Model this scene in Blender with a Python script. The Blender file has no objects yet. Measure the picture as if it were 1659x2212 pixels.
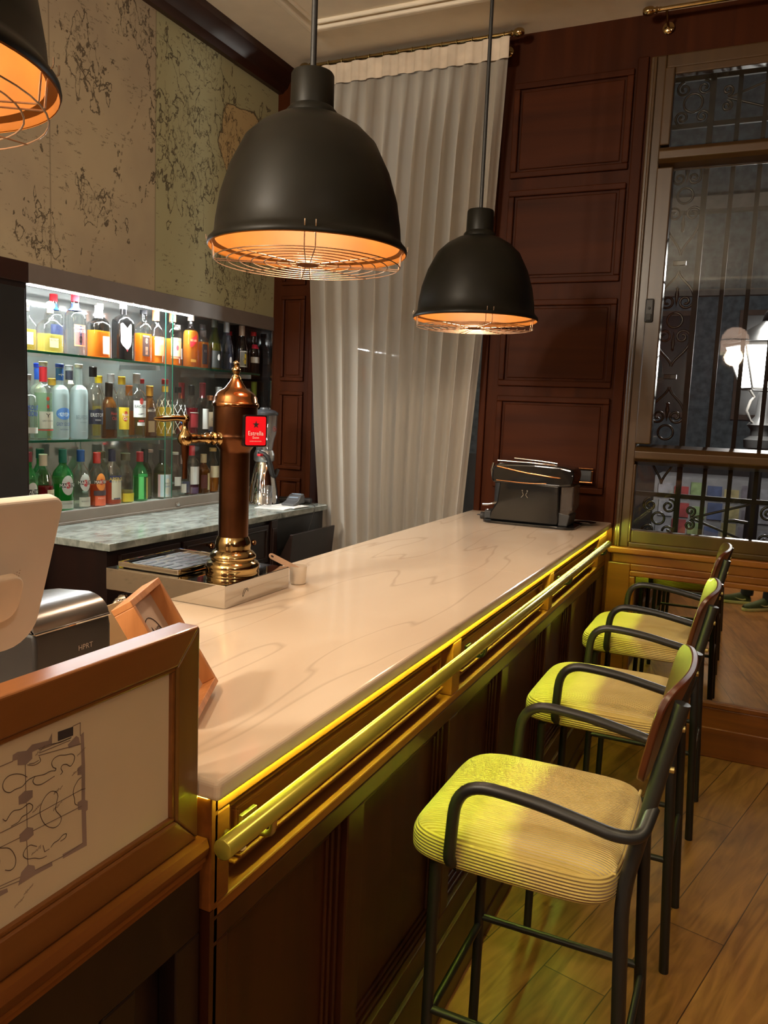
import bpy, math, random
from mathutils import Vector, Matrix
random.seed(7)
PI = math.pi
S = bpy.context.scene
COL = S.collection

# ------------------------------------------------------------------ materials
def newmat(name):
    m = bpy.data.materials.new(name); m.use_nodes = True
    nt = m.node_tree; nt.nodes.clear()
    out = nt.nodes.new('ShaderNodeOutputMaterial')
    return m, nt, out
def N(nt, t, **kw):
    n = nt.nodes.new(t)
    for k, v in kw.items():
        if k.startswith('i_'):
            n.inputs[k[2:].replace('_', ' ')].default_value = v
        else:
            setattr(n, k, v)
    return n
def rgba(c): return (c[0], c[1], c[2], 1)
def srgb(r, g, b):
    f = lambda v: ((v/255+.055)/1.055)**2.4 if v > 10 else v/255/12.92
    return (f(r), f(g), f(b))
def principled(nt, out, col=(.5,.5,.5), rough=.5, metal=0, spec=.5, coat=0, emis=None, estr=0):
    p = N(nt, 'ShaderNodeBsdfPrincipled')
    p.inputs['Base Color'].default_value = rgba(col)
    p.inputs['Roughness'].default_value = rough
    p.inputs['Metallic'].default_value = metal
    p.inputs['Specular IOR Level'].default_value = spec
    p.inputs['Coat Weight'].default_value = coat
    if emis:
        p.inputs['Emission Color'].default_value = rgba(emis)
        p.inputs['Emission Strength'].default_value = estr
    nt.links.new(p.outputs[0], out.inputs[0])
    return p
def noisecol(nt, p, c1, c2, scale, stretch=(1,1,1), detail=5, lo=.35, hi=.65, rot=(0,0,0), dist=0, bump=0, co='Object'):
    tc = N(nt, 'ShaderNodeTexCoord'); mp = N(nt, 'ShaderNodeMapping')
    mp.inputs['Scale'].default_value = stretch; mp.inputs['Rotation'].default_value = rot
    nt.links.new(tc.outputs[co], mp.inputs[0])
    ns = N(nt, 'ShaderNodeTexNoise'); ns.inputs['Scale'].default_value = scale
    ns.inputs['Detail'].default_value = detail; ns.inputs['Distortion'].default_value = dist
    nt.links.new(mp.outputs[0], ns.inputs[0])
    r = N(nt, 'ShaderNodeValToRGB')
    r.color_ramp.elements[0].position = lo; r.color_ramp.elements[1].position = hi
    r.color_ramp.elements[0].color = rgba(c1); r.color_ramp.elements[1].color = rgba(c2)
    nt.links.new(ns.outputs[0], r.inputs[0])
    nt.links.new(r.outputs[0], p.inputs['Base Color'])
    if bump:
        b = N(nt, 'ShaderNodeBump'); b.inputs['Strength'].default_value = bump; b.inputs['Distance'].default_value = .002
        nt.links.new(ns.outputs[0], b.inputs['Height']); nt.links.new(b.outputs[0], p.inputs['Normal'])
    return r, mp
def plain(name, col, rough=.5, metal=0, spec=.5, coat=0, emis=None, estr=0, var=.12):
    m, nt, out = newmat(name)
    p = principled(nt, out, col, rough, metal, spec, coat, emis, estr)
    if var and not emis:
        a = tuple(c*(1-var) for c in col); b = tuple(min(1, c*(1+var)) for c in col)
        noisecol(nt, p, a, b, 9, detail=3)
    return m
def wood(name, c1, c2, axis='z', rough=.35, scale=9, spec=.5, coat=0, bump=.15):
    m, nt, out = newmat(name)
    p = principled(nt, out, c1, rough, 0, spec, coat)
    st = {'x': (.12,1.6,1.6), 'y': (1.6,.12,1.6), 'z': (1.6,1.6,.12)}[axis]
    noisecol(nt, p, c1, c2, scale, st, 8, .3, .7, dist=.6, bump=bump)
    return m
def clear(name, tint=(1,1,1), refl=.5, base=.04, gloss=(1,1,1), rough=.02, scatter=0, scol=None):
    """thin see-through glass: tinted transparency, more mirror-like at grazing angles"""
    m, nt, out = newmat(name)
    t = N(nt, 'ShaderNodeBsdfTransparent'); t.inputs[0].default_value = rgba(tint)
    g = N(nt, 'ShaderNodeBsdfGlossy'); g.inputs[0].default_value = rgba(gloss); g.inputs['Roughness'].default_value = rough
    lw = N(nt, 'ShaderNodeLayerWeight'); lw.inputs[0].default_value = .5
    pw = N(nt, 'ShaderNodeMath', operation='POWER'); pw.inputs[1].default_value = 3
    ml = N(nt, 'ShaderNodeMath', operation='MULTIPLY_ADD'); ml.inputs[1].default_value = refl; ml.inputs[2].default_value = base
    nt.links.new(lw.outputs['Facing'], pw.inputs[0]); nt.links.new(pw.outputs[0], ml.inputs[0])
    mx = N(nt, 'ShaderNodeMixShader'); nt.links.new(ml.outputs[0], mx.inputs[0])
    first = t
    if scatter:
        d = N(nt, 'ShaderNodeBsdfDiffuse'); d.inputs[0].default_value = rgba(scol or tint)
        tr = N(nt, 'ShaderNodeBsdfTranslucent'); tr.inputs[0].default_value = rgba(scol or tint)
        dm = N(nt, 'ShaderNodeMixShader'); dm.inputs[0].default_value = .5
        nt.links.new(d.outputs[0], dm.inputs[1]); nt.links.new(tr.outputs[0], dm.inputs[2])
        m2 = N(nt, 'ShaderNodeMixShader'); m2.inputs[0].default_value = scatter
        nt.links.new(t.outputs[0], m2.inputs[1]); nt.links.new(dm.outputs[0], m2.inputs[2])
        first = m2
    nt.links.new(first.outputs[0], mx.inputs[1]); nt.links.new(g.outputs[0], mx.inputs[2])
    nt.links.new(mx.outputs[0], out.inputs[0])
    return m
def emit(name, col, strength):
    m, nt, out = newmat(name)
    e = N(nt, 'ShaderNodeEmission'); e.inputs[0].default_value = rgba(col); e.inputs[1].default_value = strength
    nt.links.new(e.outputs[0], out.inputs[0]); return m

# ------------------------------------------------------------------ mesh builder
class MB:
    def __init__(s): s.v = []; s.f = []
    def add(s, vs, fs):
        o = len(s.v); s.v += [tuple(v) for v in vs]; s.f += [tuple(i+o for i in f) for f in fs]; return s
    def box(s, x0, x1, y0, y1, z0, z1, M=None):
        vs = [Vector(p) for p in ((x0,y0,z0),(x1,y0,z0),(x1,y1,z0),(x0,y1,z0),(x0,y0,z1),(x1,y0,z1),(x1,y1,z1),(x0,y1,z1))]
        if M: vs = [M @ v for v in vs]
        return s.add(vs, [(0,3,2,1),(4,5,6,7),(0,1,5,4),(1,2,6,5),(2,3,7,6),(3,0,4,7)])
    def tube(s, pts, r, n=12, closed=False, caps=True):
        pts = [Vector(p) for p in pts]; m = len(pts)
        rs = r if isinstance(r, (list, tuple)) else [r]*m
        up = None; rings = []
        for i, p in enumerate(pts):
            if closed: t = pts[(i+1) % m]-pts[i-1]
            else: t = pts[min(i+1, m-1)]-pts[max(i-1, 0)]
            t.normalize()
            if up is None:
                up = Vector((0,0,1)) if abs(t.z) < .9 else Vector((1,0,0))
            up = (up-t*up.dot(t)).normalized(); w = t.cross(up)
            rings.append([p+(up*math.cos(2*PI*k/n)+w*math.sin(2*PI*k/n))*rs[i] for k in range(n)])
        vs = [q for rg in rings for q in rg]; fs = []
        for i in range(m if closed else m-1):
            j = (i+1) % m
            for k in range(n):
                l = (k+1) % n; fs.append((i*n+k, j*n+k, j*n+l, i*n+l))
        if caps and not closed:
            fs.append(tuple(range(n))); fs.append(tuple((m-1)*n+k for k in reversed(range(n))))
        return s.add(vs, fs)
    def lathe(s, prof, c=(0,0,0), n=32, cross=None, M=None):
        """prof: (r, z) from one end to the other; cross(theta) scales the radius"""
        vs = []; fs = []; idx = []
        for r, z in prof:
            if r < 1e-6: idx.append([len(vs)]); vs.append(Vector((0,0,z)))
            else:
                row = []
                for k in range(n):
                    a = 2*PI*k/n; q = r*(cross(a) if cross else 1)
                    row.append(len(vs)); vs.append(Vector((q*math.cos(a), q*math.sin(a), z)))
                idx.append(row)
        for a, b in zip(idx, idx[1:]):
            if len(a) == 1 and len(b) == 1: continue
            for k in range(n):
                l = (k+1) % n
                if len(a) == 1: fs.append((a[0], b[l], b[k]))
                elif len(b) == 1: fs.append((a[k], a[l], b[0]))
                else: fs.append((a[k], a[l], b[l], b[k]))
        if M: vs = [M @ v for v in vs]
        c = Vector(c)
        return s.add([v+c for v in vs], fs)
    def prism(s, poly, fn, d0, d1):
        """poly: 2d points; fn(u, v, d) gives the 3d point; extruded from d0 to d1"""
        n = len(poly)
        vs = [fn(u, v, d0) for u, v in poly]+[fn(u, v, d1) for u, v in poly]
        fs = [tuple(range(n)), tuple(range(2*n-1, n-1, -1))]+[(i, i+n, (i+1) % n+n, (i+1) % n) for i in range(n)]
        return s.add(vs, fs)
    def grid(s, fn, nu, nv):
        o = []
        for j in range(nv+1):
            for i in range(nu+1): o.append(fn(i/nu, j/nv))
        fs = [(j*(nu+1)+i, j*(nu+1)+i+1, (j+1)*(nu+1)+i+1, (j+1)*(nu+1)+i) for j in range(nv) for i in range(nu)]
        return s.add(o, fs)
    def ring_frame(s, u0, u1, v0, v1, w, fn, d0, d1):
        for a, b, c, d in ((u0,u1,v0,v0+w),(u0,u1,v1-w,v1),(u0,u0+w,v0+w,v1-w),(u1-w,u1,v0+w,v1-w)):
            s.prism([(a,c),(b,c),(b,d),(a,d)], fn, d0, d1)
        return s
XY = lambda u, v, d: Vector((u, v, d))
YZ = lambda u, v, d: Vector((d, u, v))
XZ = lambda u, v, d: Vector((u, d, v))

def fillet(pts, r, n=6):
    pts = [Vector(p) for p in pts]; out = [pts[0]]
    rr = r if isinstance(r, (list, tuple)) else [r]*(len(pts)-2)
    for i in range(1, len(pts)-1):
        a, b, c = pts[i-1], pts[i], pts[i+1]
        u = (a-b); v = (c-b); q = min(rr[i-1], u.length*.49, v.length*.49)
        p0 = b+u.normalized()*q; p1 = b+v.normalized()*q
        for k in range(n+1):
            t = k/n; out.append(p0*(1-t)**2+b*2*t*(1-t)+p1*t*t)
    out.append(pts[-1]); return out

def wloc(o):
    v = Vector((0,0,0))
    while o: v += o.location; o = o.parent
    return v
def part(name, mb, mat, parent=None, bevel=0, smooth=None, label=None, segs=2, sub=0, kind=None):
    me = bpy.data.meshes.new(name)
    off = wloc(parent) if parent else Vector((0,0,0))
    me.from_pydata([tuple(Vector(v)-off) for v in mb.v], [], mb.f)
    me.update()
    if smooth is not None:
        me.polygons.foreach_set('use_smooth', [True]*len(me.polygons))
        if smooth < 179: me.set_sharp_from_angle(angle=math.radians(smooth))
    me.materials.append(mat)
    o = bpy.data.objects.new(name, me); COL.objects.link(o)
    if parent: o.parent = parent
    if bevel:
        b = o.modifiers.new('bevel', 'BEVEL'); b.width = bevel; b.segments = segs; b.limit_method = 'ANGLE'
    if sub:
        b = o.modifiers.new('sub', 'SUBSURF'); b.levels = sub; b.render_levels = sub
    if label: o['label'] = label
    if kind: o['kind'] = kind
    return o
def tag(o, label, cat, group=None, kind=None):
    o['label'] = label; o['category'] = cat
    if group: o['group'] = group
    if kind: o['kind'] = kind
    return o
def thing(name, label, cat, loc, group=None):
    o = bpy.data.objects.new(name, None); COL.objects.link(o); o.location = loc
    o.empty_display_size = .05
    return tag(o, label, cat, group)
def struct(name, mb, mat, **k):
    o = part(name, mb, mat, **k); o['kind'] = 'structure'; return o
def copytree(o, parent=None):
    c = o.copy(); COL.objects.link(c); c.parent = parent
    for ch in [x for x in bpy.data.objects if x.parent == o]: copytree(ch, c)
    return c
def light(name, typ, loc, col, power, parent=None, **k):
    l = bpy.data.lights.new(name, typ); l.color = col; l.energy = power
    for a, b in k.items(): setattr(l, a, b)
    o = bpy.data.objects.new(name, l); COL.objects.link(o)
    if parent: o.parent = parent; loc = Vector(loc)-wloc(parent)
    o.location = loc; return o

_tc = {}
def glyphs(s):
    """outline of a word in a plain sans face: (verts, faces, width, height), starting at 0,0"""
    if s not in _tc:
        cu = bpy.data.curves.new('txt', 'FONT'); cu.body = s; cu.size = 1; cu.resolution_u = 2
        ob = bpy.data.objects.new('txt', cu); COL.objects.link(ob)
        bpy.context.view_layer.update()
        me = bpy.data.meshes.new_from_object(ob)
        vs = [(v.co.x, v.co.y) for v in me.vertices]; fs = [tuple(p.vertices) for p in me.polygons]
        bpy.data.objects.remove(ob); bpy.data.curves.remove(cu); bpy.data.meshes.remove(me)
        x0 = min(v[0] for v in vs); x1 = max(v[0] for v in vs); y0 = min(v[1] for v in vs); y1 = max(v[1] for v in vs)
        vs = [((x-x0), (y-y0)) for x, y in vs]
        _tc[s] = (vs, fs, x1-x0, y1-y0)
    return _tc[s]
def put_text(mb, s, fn, w, h=None):
    """fn(u, v): 3d point, u across from -w/2 to w/2, v up from -h/2 to h/2"""
    vs, fs, W, H = glyphs(s)
    k = w/W; kh = (h/H) if h else k
    mb.add([fn(x*k-w/2, y*kh-H*kh/2) for x, y in vs], fs); return mb

# ------------------------------------------------------------------ palette
M = {}
M['mahog'] = wood('mahogany', srgb(48,19,4), srgb(68,30,8), 'z', .5, 7, spec=.08)
M['mahog_x'] = wood('mahogany_across', srgb(48,19,4), srgb(68,30,8), 'x', .5, 7, spec=.08)
M['oak'] = wood('golden_oak', srgb(100,54,18), srgb(140,84,32), 'z', .35, 8)
M['oak_x'] = wood('golden_oak_across', srgb(96,50,16), srgb(134,78,28), 'x', .35, 8)
M['bar'] = wood('bar_wood', srgb(96,50,16), srgb(140,82,30), 'y', .55, 10, spec=.25)
M['bar_shaded'] = wood('bar_wood_shaded', srgb(40,15,6), srgb(62,27,11), 'z', .36, 10)  # upright grain; shade below the light strip put into the darker colour
M['darkwood'] = wood('near_black_wood', srgb(20,11,8), srgb(36,19,13), 'z', .4, 8)
M['cornice'] = wood('cornice_wood', srgb(34,16,9), srgb(58,28,15), 'y', .4, 8)
M['frame'] = wood('picture_frame_wood', srgb(96,54,22), srgb(134,82,38), 'y', .32, 8, coat=.2)
M['frame_z'] = wood('picture_frame_wood_upright', srgb(94,62,24), srgb(126,86,36), 'z', .32, 8, coat=.2)
M['oaklight'] = wood('pale_oak', srgb(176,112,60), srgb(212,146,88), 'z', .5, 30)
M['seatwood'] = wood('stool_back_wood', srgb(54,23,10), srgb(84,40,18), 'z', .34, 8, coat=.15)
M['bronze_frame'] = wood('window_frame_finish', srgb(58,40,18), srgb(78,54,26), 'z', .32, 5)
M['bronze_frame_x'] = wood('window_frame_finish_across', srgb(58,40,18), srgb(78,54,26), 'x', .32, 5)
M['black'] = plain('black_powder_coat', (.012,.012,.011), .42)
M['blackgloss'] = plain('black_gloss_plastic', (.008,.008,.008), .07, spec=.6)
M['blackmat'] = plain('black_plastic', (.015,.015,.015), .5)
M['shade'] = plain('lamp_shade_black', (.0075,.007,.005), .42, spec=.2)
M['gold'] = plain('gold_lamp_lining', (.145,.050,.005), .55, spec=.2)
M['brass'] = plain('polished_brass', srgb(178,154,108), .13, 1)
M['brassdull'] = plain('aged_brass', srgb(196,180,120), .36, 1)
M['railbrass'] = plain('lacquered_rail', srgb(178,168,66), .26, .5)
M['chrome'] = plain('chrome', (.75,.75,.74), .08, 1, var=0)
M['steel'] = plain('polished_steel', (.62,.6,.57), .035, 1, var=.04)
M['steelbrushed'] = plain('brushed_steel', (.5,.5,.5), .32, 1)
M['copper'] = plain('antique_copper', srgb(98,63,41), .30, 1, var=.25)
M['copperbright'] = plain('bright_copper', srgb(172,118,76), .16, 1, var=.1)
M['ceiling'] = plain('ceiling_plaster', srgb(238,228,208), .9, var=.03)
M['cream'] = plain('cream_paper', srgb(206,184,148), .8, var=.03)
M['white'] = plain('white_plastic', srgb(225,212,195), .4, var=.03)
M['ceramic'] = plain('white_ceramic', srgb(225,215,200), .15, var=.03)
M['paper'] = plain('white_paper', srgb(235,235,230), .8, var=.02)
M['greyband'] = plain('grey_metal_fascia', srgb(120,110,104), .45, var=.05)
M['greysill'] = plain('grey_metal_sill', srgb(150,145,138), .35, var=.05)
M['grille'] = plain('wrought_iron', (.012,.011,.010), .3, .1)
M['ironbar'] = plain('matt_iron_bar', (.010,.009,.008), .6, spec=.12)
M['red'] = plain('red_sign_face', srgb(215,18,30), .4, emis=srgb(215,18,30), estr=.35)
M['rubber'] = plain('dark_rubber', (.02,.02,.02), .6)
M['ink'] = plain('pencil_ink', srgb(118,94,80), .9, var=.1)
M['inkdark'] = plain('dark_ink', srgb(60,48,46), .9, var=.1)
M['hatch'] = plain('pencil_hatching', srgb(146,122,108), .9, var=.2)
M['mirror'] = plain('silvered_mirror', (.78,.78,.76), .015, 1, var=0)
M['nichemirror'] = plain('smoked_mirror', (.42,.45,.44), .04, .72, var=0)
M['pane'] = clear('window_glass', (.95,.96,.95), .5, .028)
M['door_glass'] = clear('cabinet_glass', (.985,.99,.985), .35, .01)
M['shelfglass'] = clear('shelf_glass', (.90,.96,.93), .5, .03)
M['shelfedge'] = clear('shelf_glass_edge', (.10,.36,.26), .3, .1, scatter=.6, scol=(.06,.30,.2))
M['cupglass'] = clear('clear_plastic_cup', (.9,.9,.9), .7, .06, scatter=.06, scol=(.8,.8,.8))

def marble(name, c0, c1, cv, veinrot, scale=1.0, rough=.11):
    m, nt, out = newmat(name)
    p = principled(nt, out, c0, rough, 0, .5)
    r, mp = noisecol(nt, p, c0, c1, 2.2*scale, (1.4,.6,1), 6, .3, .75, (0,0,veinrot), .5)
    tc = N(nt, 'ShaderNodeTexCoord'); m2 = N(nt, 'ShaderNodeMapping'); m2.inputs['Rotation'].default_value = (0,0,veinrot)
    m2.inputs['Scale'].default_value = (2.6*scale,.35*scale,1)
    nt.links.new(tc.outputs['Object'], m2.inputs[0])
    n2 = N(nt, 'ShaderNodeTexNoise'); n2.inputs['Scale'].default_value = 2.6; n2.inputs['Detail'].default_value = 1.6; n2.inputs['Distortion'].default_value = .1
    nt.links.new(m2.outputs[0], n2.inputs[0])
    sb = N(nt, 'ShaderNodeMath', operation='SUBTRACT'); sb.inputs[1].default_value = .5
    ab = N(nt, 'ShaderNodeMath', operation='ABSOLUTE')
    rr = N(nt, 'ShaderNodeValToRGB'); e = rr.color_ramp.elements
    e[0].position = 0; e[0].color = (.36,.36,.36,1); e[1].position = .012; e[1].color = (0,0,0,1)
    nt.links.new(n2.outputs[0], sb.inputs[0]); nt.links.new(sb.outputs[0], ab.inputs[0]); nt.links.new(ab.outputs[0], rr.inputs[0])
    mx = N(nt, 'ShaderNodeMix', data_type='RGBA'); mx.inputs[7].default_value = rgba(cv)
    nt.links.new(rr.outputs[0], mx.inputs[0]); nt.links.new(r.outputs[0], mx.inputs[6])
    nt.links.new(mx.outputs[2], p.inputs['Base Color'])
    return m
M['marble'] = marble('cream_marble', srgb(216,194,168), srgb(228,208,182), srgb(160,138,116), .16)
M['greymarble'] = marble('grey_marble', srgb(96,104,98), srgb(168,176,168), srgb(200,205,198), .9, 9, .18)

# floor planks run diagonally
def floor_mat():
    m, nt, out = newmat('laminate_planks')
    p = principled(nt, out, (.2,.1,.05), .33, 0, .5)
    tc = N(nt, 'ShaderNodeTexCoord'); mp = N(nt, 'ShaderNodeMapping'); mp.inputs['Rotation'].default_value = (0,0,math.radians(-76))
    nt.links.new(tc.outputs['Object'], mp.inputs[0])
    br = N(nt, 'ShaderNodeTexBrick'); br.offset = .37
    for k, v in (('Scale',1),('Mortar Size',.0018),('Brick Width',1.25),('Row Height',.19),('Bias',0)): br.inputs[k].default_value = v
    br.inputs['Color1'].default_value = rgba(srgb(136,92,48)); br.inputs['Color2'].default_value = rgba(srgb(160,114,62)); br.inputs['Mortar'].default_value = rgba(srgb(60,34,18))
    nt.links.new(mp.outputs[0], br.inputs[0])
    m2 = N(nt, 'ShaderNodeMapping'); m2.inputs['Scale'].default_value = (.9,7,1)
    nt.links.new(mp.outputs[0], m2.inputs[0])
    ns = N(nt, 'ShaderNodeTexNoise'); ns.inputs['Scale'].default_value = 3; ns.inputs['Detail'].default_value = 9; ns.inputs['Distortion'].default_value = 1.4
    nt.links.new(m2.outputs[0], ns.inputs[0])
    r = N(nt, 'ShaderNodeValToRGB'); r.color_ramp.elements[0].position = .32; r.color_ramp.elements[1].position = .66
    r.color_ramp.elements[0].color = (.40,.34,.28,1); r.color_ramp.elements[1].color = (1,1,1,1)
    nt.links.new(ns.outputs[0], r.inputs[0])
    mx = N(nt, 'ShaderNodeMix', data_type='RGBA', blend_type='MULTIPLY'); mx.inputs[0].default_value = .85
    nt.links.new(br.outputs[0], mx.inputs[6]); nt.links.new(r.outputs[0], mx.inputs[7]); nt.links.new(mx.outputs[2], p.inputs['Base Color'])
    return m
M['floor'] = floor_mat()

# wallpaper printed like an old sea chart
def map_mat():
    m, nt, out = newmat('old_sea_chart_wallpaper')
    p = principled(nt, out, (.3,.25,.18), .85, 0, .2)
    L = nt.links.new
    tc = N(nt, 'ShaderNodeTexCoord'); sx = N(nt, 'ShaderNodeSeparateXYZ'); L(tc.outputs['Object'], sx.inputs[0])
    def noise(scale, detail, dist=0, stretch=(1,1,1), off=(0,0,0)):
        mp = N(nt, 'ShaderNodeMapping'); mp.inputs['Scale'].default_value = stretch; mp.inputs['Location'].default_value = off
        L(tc.outputs['Object'], mp.inputs[0]); n = N(nt, 'ShaderNodeTexNoise')
        n.inputs['Scale'].default_value = scale; n.inputs['Detail'].default_value = detail; n.inputs['Distortion'].default_value = dist
        L(mp.outputs[0], n.inputs[0]); return n.outputs[0]
    def math_(op, a, b=None, clamp=False):
        n = N(nt, 'ShaderNodeMath', operation=op); n.use_clamp = clamp
        for i, q in enumerate((a, b)):
            if q is None: continue
            if isinstance(q, (int, float)): n.inputs[i].default_value = q
            else: L(q, n.inputs[i])
        return n.outputs[0]
    def band(x, c, w):   # 1 where |x-c|<w
        return math_('LESS_THAN', math_('ABSOLUTE', math_('SUBTRACT', x, c)), w)
    Y, Z = sx.outputs[1], sx.outputs[2]
    def gauss(y, z, sy, sz):
        a = math_('POWER', math_('DIVIDE', math_('SUBTRACT', Y, y), sy), 2)
        b = math_('POWER', math_('DIVIDE', math_('SUBTRACT', Z, z), sz), 2)
        return math_('SUBTRACT', 1, math_('SQRT', math_('ADD', a, b)), clamp=True)
    dense = None
    for g in ((3.28,2.86,.42,.50),(3.42,3.28,.30,.16),(3.62,3.0,.25,.3),(3.75,2.3,.42,.26),(2.62,3.0,.2,.25),(2.95,3.25,.28,.14),(2.68,2.43,.22,.14),(2.42,2.25,.16,.2),(3.95,2.95,.2,.4),(3.35,2.62,.12,.4)):
        q = gauss(*g); dense = q if dense is None else math_('MAXIMUM', dense, q)
    isl = noise(10, 5, .3, (1,1.5,.9))
    thr = math_('SUBTRACT', .70, math_('MULTIPLY', dense, .33))
    coast = math_('LESS_THAN', math_('ABSOLUTE', math_('SUBTRACT', isl, thr)), .015)
    n2 = noise(23, 5, .5, (1,1.5,.8), (3,1,2))
    thr2 = math_('SUBTRACT', .74, math_('MULTIPLY', dense, .27))
    coast2 = math_('LESS_THAN', math_('ABSOLUTE', math_('SUBTRACT', n2, thr2)), .016)
    # one large land mass with a drawn coast
    land = math_('ADD', gauss(3.78,2.98,.34,.34), math_('MULTIPLY', math_('SUBTRACT', noise(6,6), .5), .5))
    lcoast = band(land, .34, .012)
    lmask = math_('GREATER_THAN', land, .34)
    # lettering-like dashes, dotted ship tracks, scattered names
    t1 = math_('GREATER_THAN', noise(24, 2, 0, (1,1,5)), .63)
    t2 = math_('GREATER_THAN', noise(7, 2, 0, (1,1,1.6), (5,5,5)), .52)
    txt = math_('MULTIPLY', math_('MULTIPLY', t1, t2), .6)
    br = noise(120, 1)
    txt = math_('MULTIPLY', txt, math_('GREATER_THAN', br, .45))
    trk = band(math_('ADD', math_('ADD', Y, math_('MULTIPLY', Z, -.42)), math_('MULTIPLY', noise(3,1), .16)), 1.83, .0045)
    trk = math_('MULTIPLY', math_('MULTIPLY', trk, math_('GREATER_THAN', math_('SINE', math_('MULTIPLY', Z, 190)), .1)), .55)
    ink = math_('MAXIMUM', math_('MAXIMUM', coast, math_('MULTIPLY', coast2, .75)), math_('MAXIMUM', lcoast, math_('MAXIMUM', txt, trk)))
    for y in (3.068, 2.45):
        ink = math_('MAXIMUM', ink, math_('MULTIPLY', band(Y, y, .0035), .45))
    # paper tone: greener right of the seam, peach land and soft stains
    r = N(nt, 'ShaderNodeValToRGB'); r.color_ramp.elements[0].position = .35; r.color_ramp.elements[1].position = .65
    r.color_ramp.elements[0].color = rgba(srgb(168,152,128)); r.color_ramp.elements[1].color = rgba(srgb(184,168,138))
    L(noise(2.5, 4), r.inputs[0])
    m1 = N(nt, 'ShaderNodeMix', data_type='RGBA'); m1.inputs[7].default_value = rgba(srgb(170,168,128))
    L(math_('MULTIPLY', math_('GREATER_THAN', Y, 3.068), .8), m1.inputs[0]); L(r.outputs[0], m1.inputs[6])
    m2 = N(nt, 'ShaderNodeMix', data_type='RGBA'); m2.inputs[7].default_value = rgba(srgb(196,166,118))
    L(math_('MULTIPLY', lmask, .75), m2.inputs[0]); L(m1.outputs[2], m2.inputs[6])
    m3 = N(nt, 'ShaderNodeMix', data_type='RGBA'); m3.inputs[7].default_value = rgba(srgb(66,56,44))
    L(math_('MULTIPLY', ink, .8), m3.inputs[0]); L(m2.outputs[2], m3.inputs[6])
    L(m3.outputs[2], p.inputs['Base Color'])
    return m
M['map'] = map_mat()

def cord_mat():
    m, nt, out = newmat('ribbed_corduroy')
    p = principled(nt, out, srgb(200,178,92), .85, 0, .25)
    p.inputs['Sheen Weight'].default_value = .3
    tc = N(nt, 'ShaderNodeTexCoord'); sx = N(nt, 'ShaderNodeSeparateXYZ'); nt.links.new(tc.outputs['Object'], sx.inputs[0])
    sn = N(nt, 'ShaderNodeSeparateXYZ'); nt.links.new(tc.outputs['Normal'], sn.inputs[0])
    an = N(nt, 'ShaderNodeMath', operation='ABSOLUTE'); nt.links.new(sn.outputs[2], an.inputs[0])
    gt = N(nt, 'ShaderNodeMath', operation='GREATER_THAN'); gt.inputs[1].default_value = .72; nt.links.new(an.outputs[0], gt.inputs[0])
    a = N(nt, 'ShaderNodeMix', data_type='FLOAT'); nt.links.new(gt.outputs[0], a.inputs[0]); nt.links.new(sx.outputs[2], a.inputs[2]); nt.links.new(sx.outputs[1], a.inputs[3])
    b = N(nt, 'ShaderNodeMath', operation='MULTIPLY'); b.inputs[1].default_value = 2*PI/.0068; nt.links.new(a.outputs[0], b.inputs[0])
    c = N(nt, 'ShaderNodeMath', operation='SINE'); nt.links.new(b.outputs[0], c.inputs[0])
    bu = N(nt, 'ShaderNodeBump'); bu.inputs['Strength'].default_value = .9; bu.inputs['Distance'].default_value = .0016
    nt.links.new(c.outputs[0], bu.inputs['Height']); nt.links.new(bu.outputs[0], p.inputs['Normal'])
    noisecol(nt, p, srgb(192,166,84), srgb(210,186,106), 5, detail=5)
    return m
M['cord'] = cord_mat()

def curtain_mat():
    m, nt, out = newmat('sheer_white_curtain')
    d = N(nt, 'ShaderNodeBsdfDiffuse'); d.inputs[0].default_value = rgba(srgb(208,200,186))
    t = N(nt, 'ShaderNodeBsdfTranslucent'); t.inputs[0].default_value = rgba(srgb(215,208,196))
    tr = N(nt, 'ShaderNodeBsdfTransparent')
    a = N(nt, 'ShaderNodeMixShader'); a.inputs[0].default_value = .35
    b = N(nt, 'ShaderNodeMixShader')
    lw = N(nt, 'ShaderNodeLayerWeight'); lw.inputs[0].default_value = .5
    mm = N(nt, 'ShaderNodeMapRange'); mm.inputs[1].default_value = 0; mm.inputs[2].default_value = .7; mm.inputs[3].default_value = .36; mm.inputs[4].default_value = .0
    nt.links.new(lw.outputs['Facing'], mm.inputs[0]); nt.links.new(mm.outputs[0], b.inputs[0])
    nt.links.new(d.outputs[0], a.inputs[1]); nt.links.new(t.outputs[0], a.inputs[2])
    nt.links.new(a.outputs[0], b.inputs[1]); nt.links.new(tr.outputs[0], b.inputs[2]); nt.links.new(b.outputs[0], out.inputs[0])
    return m
M['curtain'] = curtain_mat()
# ------------------------------------------------------------------ the room
YW, XW, ZC = 4.10, -2.65, 3.489
struct('floor', MB().box(-3.1, 3.2, -4.2, 4.1, -.06, 0), M['floor'])
struct('ceiling', MB().box(-3.1, 3.2, -4.2, 4.4, ZC, ZC+.1), M['ceiling'])
# moulding on the ceiling
mb = MB()
for k, (o, w, h) in enumerate(((0, .035, .03), (.05, .016, .018))):
    x0, x1, y0, y1 = -2.2+o, 2.3-o, -3.2+o, 3.68-o
    mb.box(x0, x0+w, y0, y1, ZC-h, ZC+.005).box(x1-w, x1, y0, y1, ZC-h, ZC+.005).box(x0+w, x1-w, y1-w, y1, ZC-h, ZC+.005).box(x0+w, x1-w, y0, y0+w, ZC-h, ZC+.005)
struct('trim_1', mb, M['ceiling'], bevel=.008)
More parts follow.
